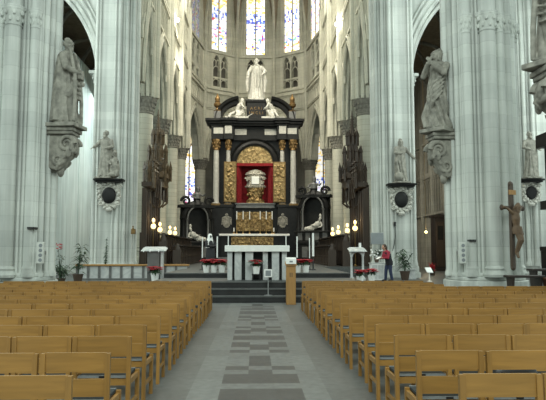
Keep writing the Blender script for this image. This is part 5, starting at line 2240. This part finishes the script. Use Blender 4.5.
b.lathe([(.135, -.12), (.15, 0), (.13, .1)], (.03, -.17, zz0 - .5), 12)
for i in range(5):
    b.tube([(.14, -.2 + .02 * i, zz0 - .45), (.19, -.22 + .02 * i, zz0 - .62), (.17, -.2, zz0 - .78)], [.03, .035, .015], 6)
b.build('loincloth', CORPUS, t)


# dark benches at the right end of the rows
def dark_bench(label, x, y, w, d, h, mat, rz=0):
    t = thing('dark_bench', label, 'bench', (x, y, 0), rz)
    b = MB()
    b.box(-w / 2, w / 2, -d / 2, d / 2, h - .06, h)
    b.build('top', mat, t, bevel=.01)
    for sx in (-1, 1):
        b = MB()
        q = sx * (w / 2 - .1)
        b.prism([(-d / 2 + .02, 0), (d / 2 - .02, 0), (d / 2 - .1, h * .5), (d / 2 - .02, h - .06), (-d / 2 + .02, h - .06), (-d / 2 + .1, h * .5)], 'x', q - .03, q + .03)
        b.build('end_panel', mat, t)
    b = MB()
    b.box(-w / 2 + .1, w / 2 - .1, -.02, .02, h * .35, h * .5)
    b.build('stretcher', mat, t)
    return t


dark_bench('black brown wooden bench standing before the right pier', 7.2, 15.95, .95, .45, 1.03, DARKW2)
dark_bench('higher dark bench farther right beyond the first bench', 8.15, 16.75, .85, .45, 1.18, DARKW2)
dark_bench('reddish brown wooden bench at right edge behind the chairs', 7.95, 15.75, .7, .35, .98, wood('reddish wood', (.10, .035, .015), .5, 0))

# ------------------------------------------------------------------ person at the right
p = at(388.5, 281, 27.8)
per = thing('person', 'person in red top and dark vest bending forward, holding white paper', 'person', (p.x, 27.8, LOW), math.radians(-72))
SKIN = plain('skin', (.45, .25, .17), .55, 0, .05)
b = MB()
k = .96
hip, chest, neck = Vector((0, .04, .88)), Vector((0, -.06, 1.24)), Vector((0, -.13, 1.42))
b.tube([hip, (0, .01, 1.02), chest, (0, -.10, 1.36), neck], [.15, .13, .15, .11, .055], 12)
R = Matrix.Rotation(math.radians(24), 3, 'X')
head_shapes(b, (0, -.20, 1.565), k, R, 0, 0, neck - Vector((0, 0, .03)))
for s, st in ((-1, .14), (1, -.10)):
    b.tube([(s * .085, .04, .86), (s * .095, .0 - st * .5, .48), (s * .095, .04 - st, .09)], [.095, .062, .042], 10)
    b.ell((s * .095, -.03 - st, .045), (.045, .12, .045), 8, 6)
SH = [(-.19, -.08, 1.34), (.19, -.08, 1.34)]
EL = [(-.25, -.14, 1.08), (.25, -.16, 1.08)]
WR = [(-.13, -.36, 1.05), (.12, -.38, 1.08)]
for a_, e_, w_, s in zip(SH, EL, WR, (1, -1)):
    arm(b, (a_, e_, w_), .78, 1.0, .9, (0, 0, 1), s)
remesh(b, 'body', SKIN, per, .014)
JACK = plain('red jersey', (.30, .018, .04), .8, 0, .1)
b = MB()
for a_, e_, w_ in zip(SH, EL, WR):
    a_, e_, w_ = Vector(a_), Vector(e_), Vector(w_)
    b.tube([a_ + (Vector((0, -.05, 1.30)) - a_) * .5, a_, e_, e_.lerp(w_, .9)], [.08, .085, .066, .05], 12)
    b.ell(e_, .066, 10, 8)
b.tube([(0, -.02, 1.05), chest, (0, -.10, 1.37), (0, -.125, 1.43)], [.155, .175, .13, .07], 14)
remesh(b, 'red_top', JACK, per, .016, label='dark red long-sleeved top')
VEST = plain('black vest cloth', (.012, .012, .016), .85, 0, .1)
b = MB()
b.loft([[(rx * math.cos(2 * PI * i / 16), oy + ry * math.sin(2 * PI * i / 16), z) for i in range(16)] for z, rx, ry, oy in ((.74, .205, .165, .05), (.9, .20, .17, .05), (1.05, .185, .16, .0), (1.24, .20, .17, -.045), (1.33, .17, .15, -.075))])
b.build('vest', VEST, per, label='black sleeveless vest')
JEAN = plain('blue jeans', (.025, .035, .075), .85, 0, .15)
b = MB()
for s, st in ((-1, .14), (1, -.10)):
    b.tube([(s * .085, .04, .9), (s * .095, .0 - st * .5, .48), (s * .095, .04 - st, .06)], [.115, .082, .066], 12)
    b.ell((s * .095, -st * .5, .48), .083, 10, 8)
b.ell((0, .045, .88), (.18, .14, .13), 14, 10)
remesh(b, 'jeans', JEAN, per, .016, label='dark blue jeans')
for s, st in ((-1, .14), (1, -.10)):
    b = MB()
    b.ell((s * .095, -.03 - st, .045), (.052, .13, .05), 10, 8)
    b.build('shoe', DARKP, per)
HAIR = plain('brown hair', (.05, .028, .016), .7, 0, .2, 30)
b = MB()
b.ell((0, -.175, 1.60), (.095, .105, .115), 14, 10)
b.ell((0, -.12, 1.53), (.09, .075, .12), 12, 8)
b.ell((0, -.10, 1.46), (.08, .05, .09), 10, 8)
remesh(b, 'hair', HAIR, per, .016, label='brown shoulder-length hair')
t = thing('paper_sheet', 'white sheet of paper held by the person in red', 'paper', (per.location.x, 27.8, LOW), math.radians(-72))
b = MB()
b.hexa([(-.13, -.60, 1.02), (.13, -.60, 1.02), (.13, -.42, 1.13), (-.13, -.42, 1.13), (-.13, -.602, 1.023), (.13, -.602, 1.023), (.13, -.422, 1.133), (-.13, -.422, 1.133)])
b.build('sheet', WHITEP, t, 0)


# ------------------------------------------------------------------ chairs
CW, PITCH, ROWD = .555, .575, .92
HT = .842


def chair_meshes():
    """church chair facing +Y; origin on the floor under the middle of the back"""
    h = CW / 2
    parts = []
    b = MB()
    b.box(-h + .03, h - .03, -.012, .012, .69, HT)
    parts.append(('backrest', b.mesh('backrest', OAK)))
    b = MB()
    b.box(-h + .04, h - .04, -.010, .010, .495, .634)
    parts.append(('back_board', b.mesh('back_board', OAK)))
    b = MB()
    b.box(-h + .045, h - .045, .03, .42, .44, .462)
    parts.append(('seat', b.mesh('seat', SEATG)))
    b = MB()
    b.box(-h + .045, h - .045, .015, .032, .446, .466)
    parts.append(('seat_edge', b.mesh('seat_edge', SEATE)))
    b = MB()
    b.box(-h + .045, h - .045, .42, .435, .438, .466)
    parts.append(('seat_edge', b.mesh('seat_edge', SEATE)))
    b = MB()
    b.box(-.03, .03, .008, .016, .447, .465)
    parts.append(('seat_tag', b.mesh('seat_tag', DARKP)))
    b = MB()
    b.box(-h + .04, h - .04, .012, .03, .375, .436)
    b.box(-h + .04, h - .04, .405, .425, .375, .436)
    for s in (-1, 1):
        b.box(s * (h - .02) - .014, s * (h - .02) + .014, .02, .40, .385, .436)
    parts.append(('seat_frame', b.mesh('seat_frame', OAK)))
    for s in (-1, 1):
        b = MB()
        x = s * (h - .02)
        b.hexa([(x - .02, -.045, 0), (x + .02, -.045, 0), (x + .02, .0, 0), (x - .02, .0, 0), (x - .02, -.022, HT - .005), (x + .02, -.022, HT - .005), (x + .02, .018, HT - .005), (x - .02, .018, HT - .005)])
        parts.append(('leg', b.mesh('rear_leg', OAKV)))
        b = MB()
        b.box(x - .02, x + .02, .39, .43, 0, .455)
        parts.append(('leg', b.mesh('front_leg', OAKV)))
        b = MB()
        b.box(x - .012, x + .012, -.02, .40, .17, .205)
        parts.append(('side_rail', b.mesh('side_rail', OAK)))
    return parts


CM = chair_meshes()
FULL = ('backrest', 'back_board', 'seat', 'seat_edge', 'seat_tag', 'seat_frame', 'leg', 'side_rail')
SMALL = ('backrest', 'back_board', 'seat', 'seat_frame', 'leg')
chair_proto = None
protos = {}


def place_chair(x, y, rz, label, far):
    key = SMALL if far else FULL
    if key not in protos:
        r = thing('church_chair', label, 'chair', (x, y, 0), rz, 'rows of oak church chairs')
        for nm, me in CM:
            if nm in key:
                o = bpy.data.objects.new(nm, me)
                COL.objects.link(o)
                o.parent = r
        protos[key] = r
    else:
        r = copy_tree(protos[key])
        r.location = (x, y, 0)
        r.rotation_euler = (0, 0, rz)
        r['label'] = label
    return r


NTH = ['first', 'second', 'third', 'fourth', 'fifth', 'sixth', 'seventh', 'eighth', 'ninth', 'tenth', 'eleventh', 'twelfth', 'thirteenth', 'fourteenth', 'fifteenth']
rc = random.Random(5)
LEDGE = [at(p_, 300, 4.06 + ROWD * i_ - .02).x for i_, p_ in enumerate((72.6, 111.7, 132.3, 147.2, 160, 172.2, 179.4))]
REDGE = [at(p_, 300, 4.06 + ROWD * i_ - .02).x for i_, p_ in enumerate((456, 415.1, 394.5, 375.6, 364))]
for i in range(15):
    y = 4.06 + ROWD * i
    rowname = 'nearest' if i == 0 else NTH[i] + ' nearest'
    for s, x0, nm in ((-1, -1.20, 'left'), (1, 1.335, 'right')):
        jx = rc.uniform(-.02, .02)
        lst = LEDGE if s < 0 else REDGE
        if i < len(lst):
            x0, jx = lst[i], 0
        for c in range(15):
            x = x0 + s * (CW / 2 + c * PITCH) + jx
            u = 255 + 600 * (x - s * -0) / y
            edge = 255 + 600 * (x - s * CW / 2) / y
            if edge < -4 or edge > 550:
                break
            if s > 0 and i >= 12 and x > 4.6:
                break
            if s < 0 and x < -6.9 and y > 16.2:
                break
            place_chair(x + rc.uniform(-.006, .006), y + rc.uniform(-.02, .02), math.radians(rc.uniform(-1, 1)),
                        'honey oak chair %s from aisle in the %s row, %s block' % (NTH[c], rowname, nm), i > 9)
# black bag on a chair at the right
bx = 1.335 + CW / 2 + PITCH
t = thing('black_bag', 'black bag lying on chair seat in second nearest row at right', 'bag', (bx + .02, 5.20, .462))
t.scale = (1, 1, 1.06)
b = MB()
b.loft([[(rx * math.copysign(abs(math.cos(2 * PI * i / 20)) ** .6, math.cos(2 * PI * i / 20)), ry * math.copysign(abs(math.sin(2 * PI * i / 20)) ** .6, math.sin(2 * PI * i / 20)), z) for i in range(20)] for z, rx, ry in ((0, .20, .10), (.03, .22, .12), (.14, .215, .11), (.20, .19, .08), (.225, .12, .04))])
b.build('body', DARKP, t)
b = MB()
b.tube([(-.12, -.03, .2), (-.1, -.05, .25), (.0, -.06, .27), (.1, -.05, .25), (.12, -.03, .2)], .012, 6)
b.build('strap', DARKP, t)
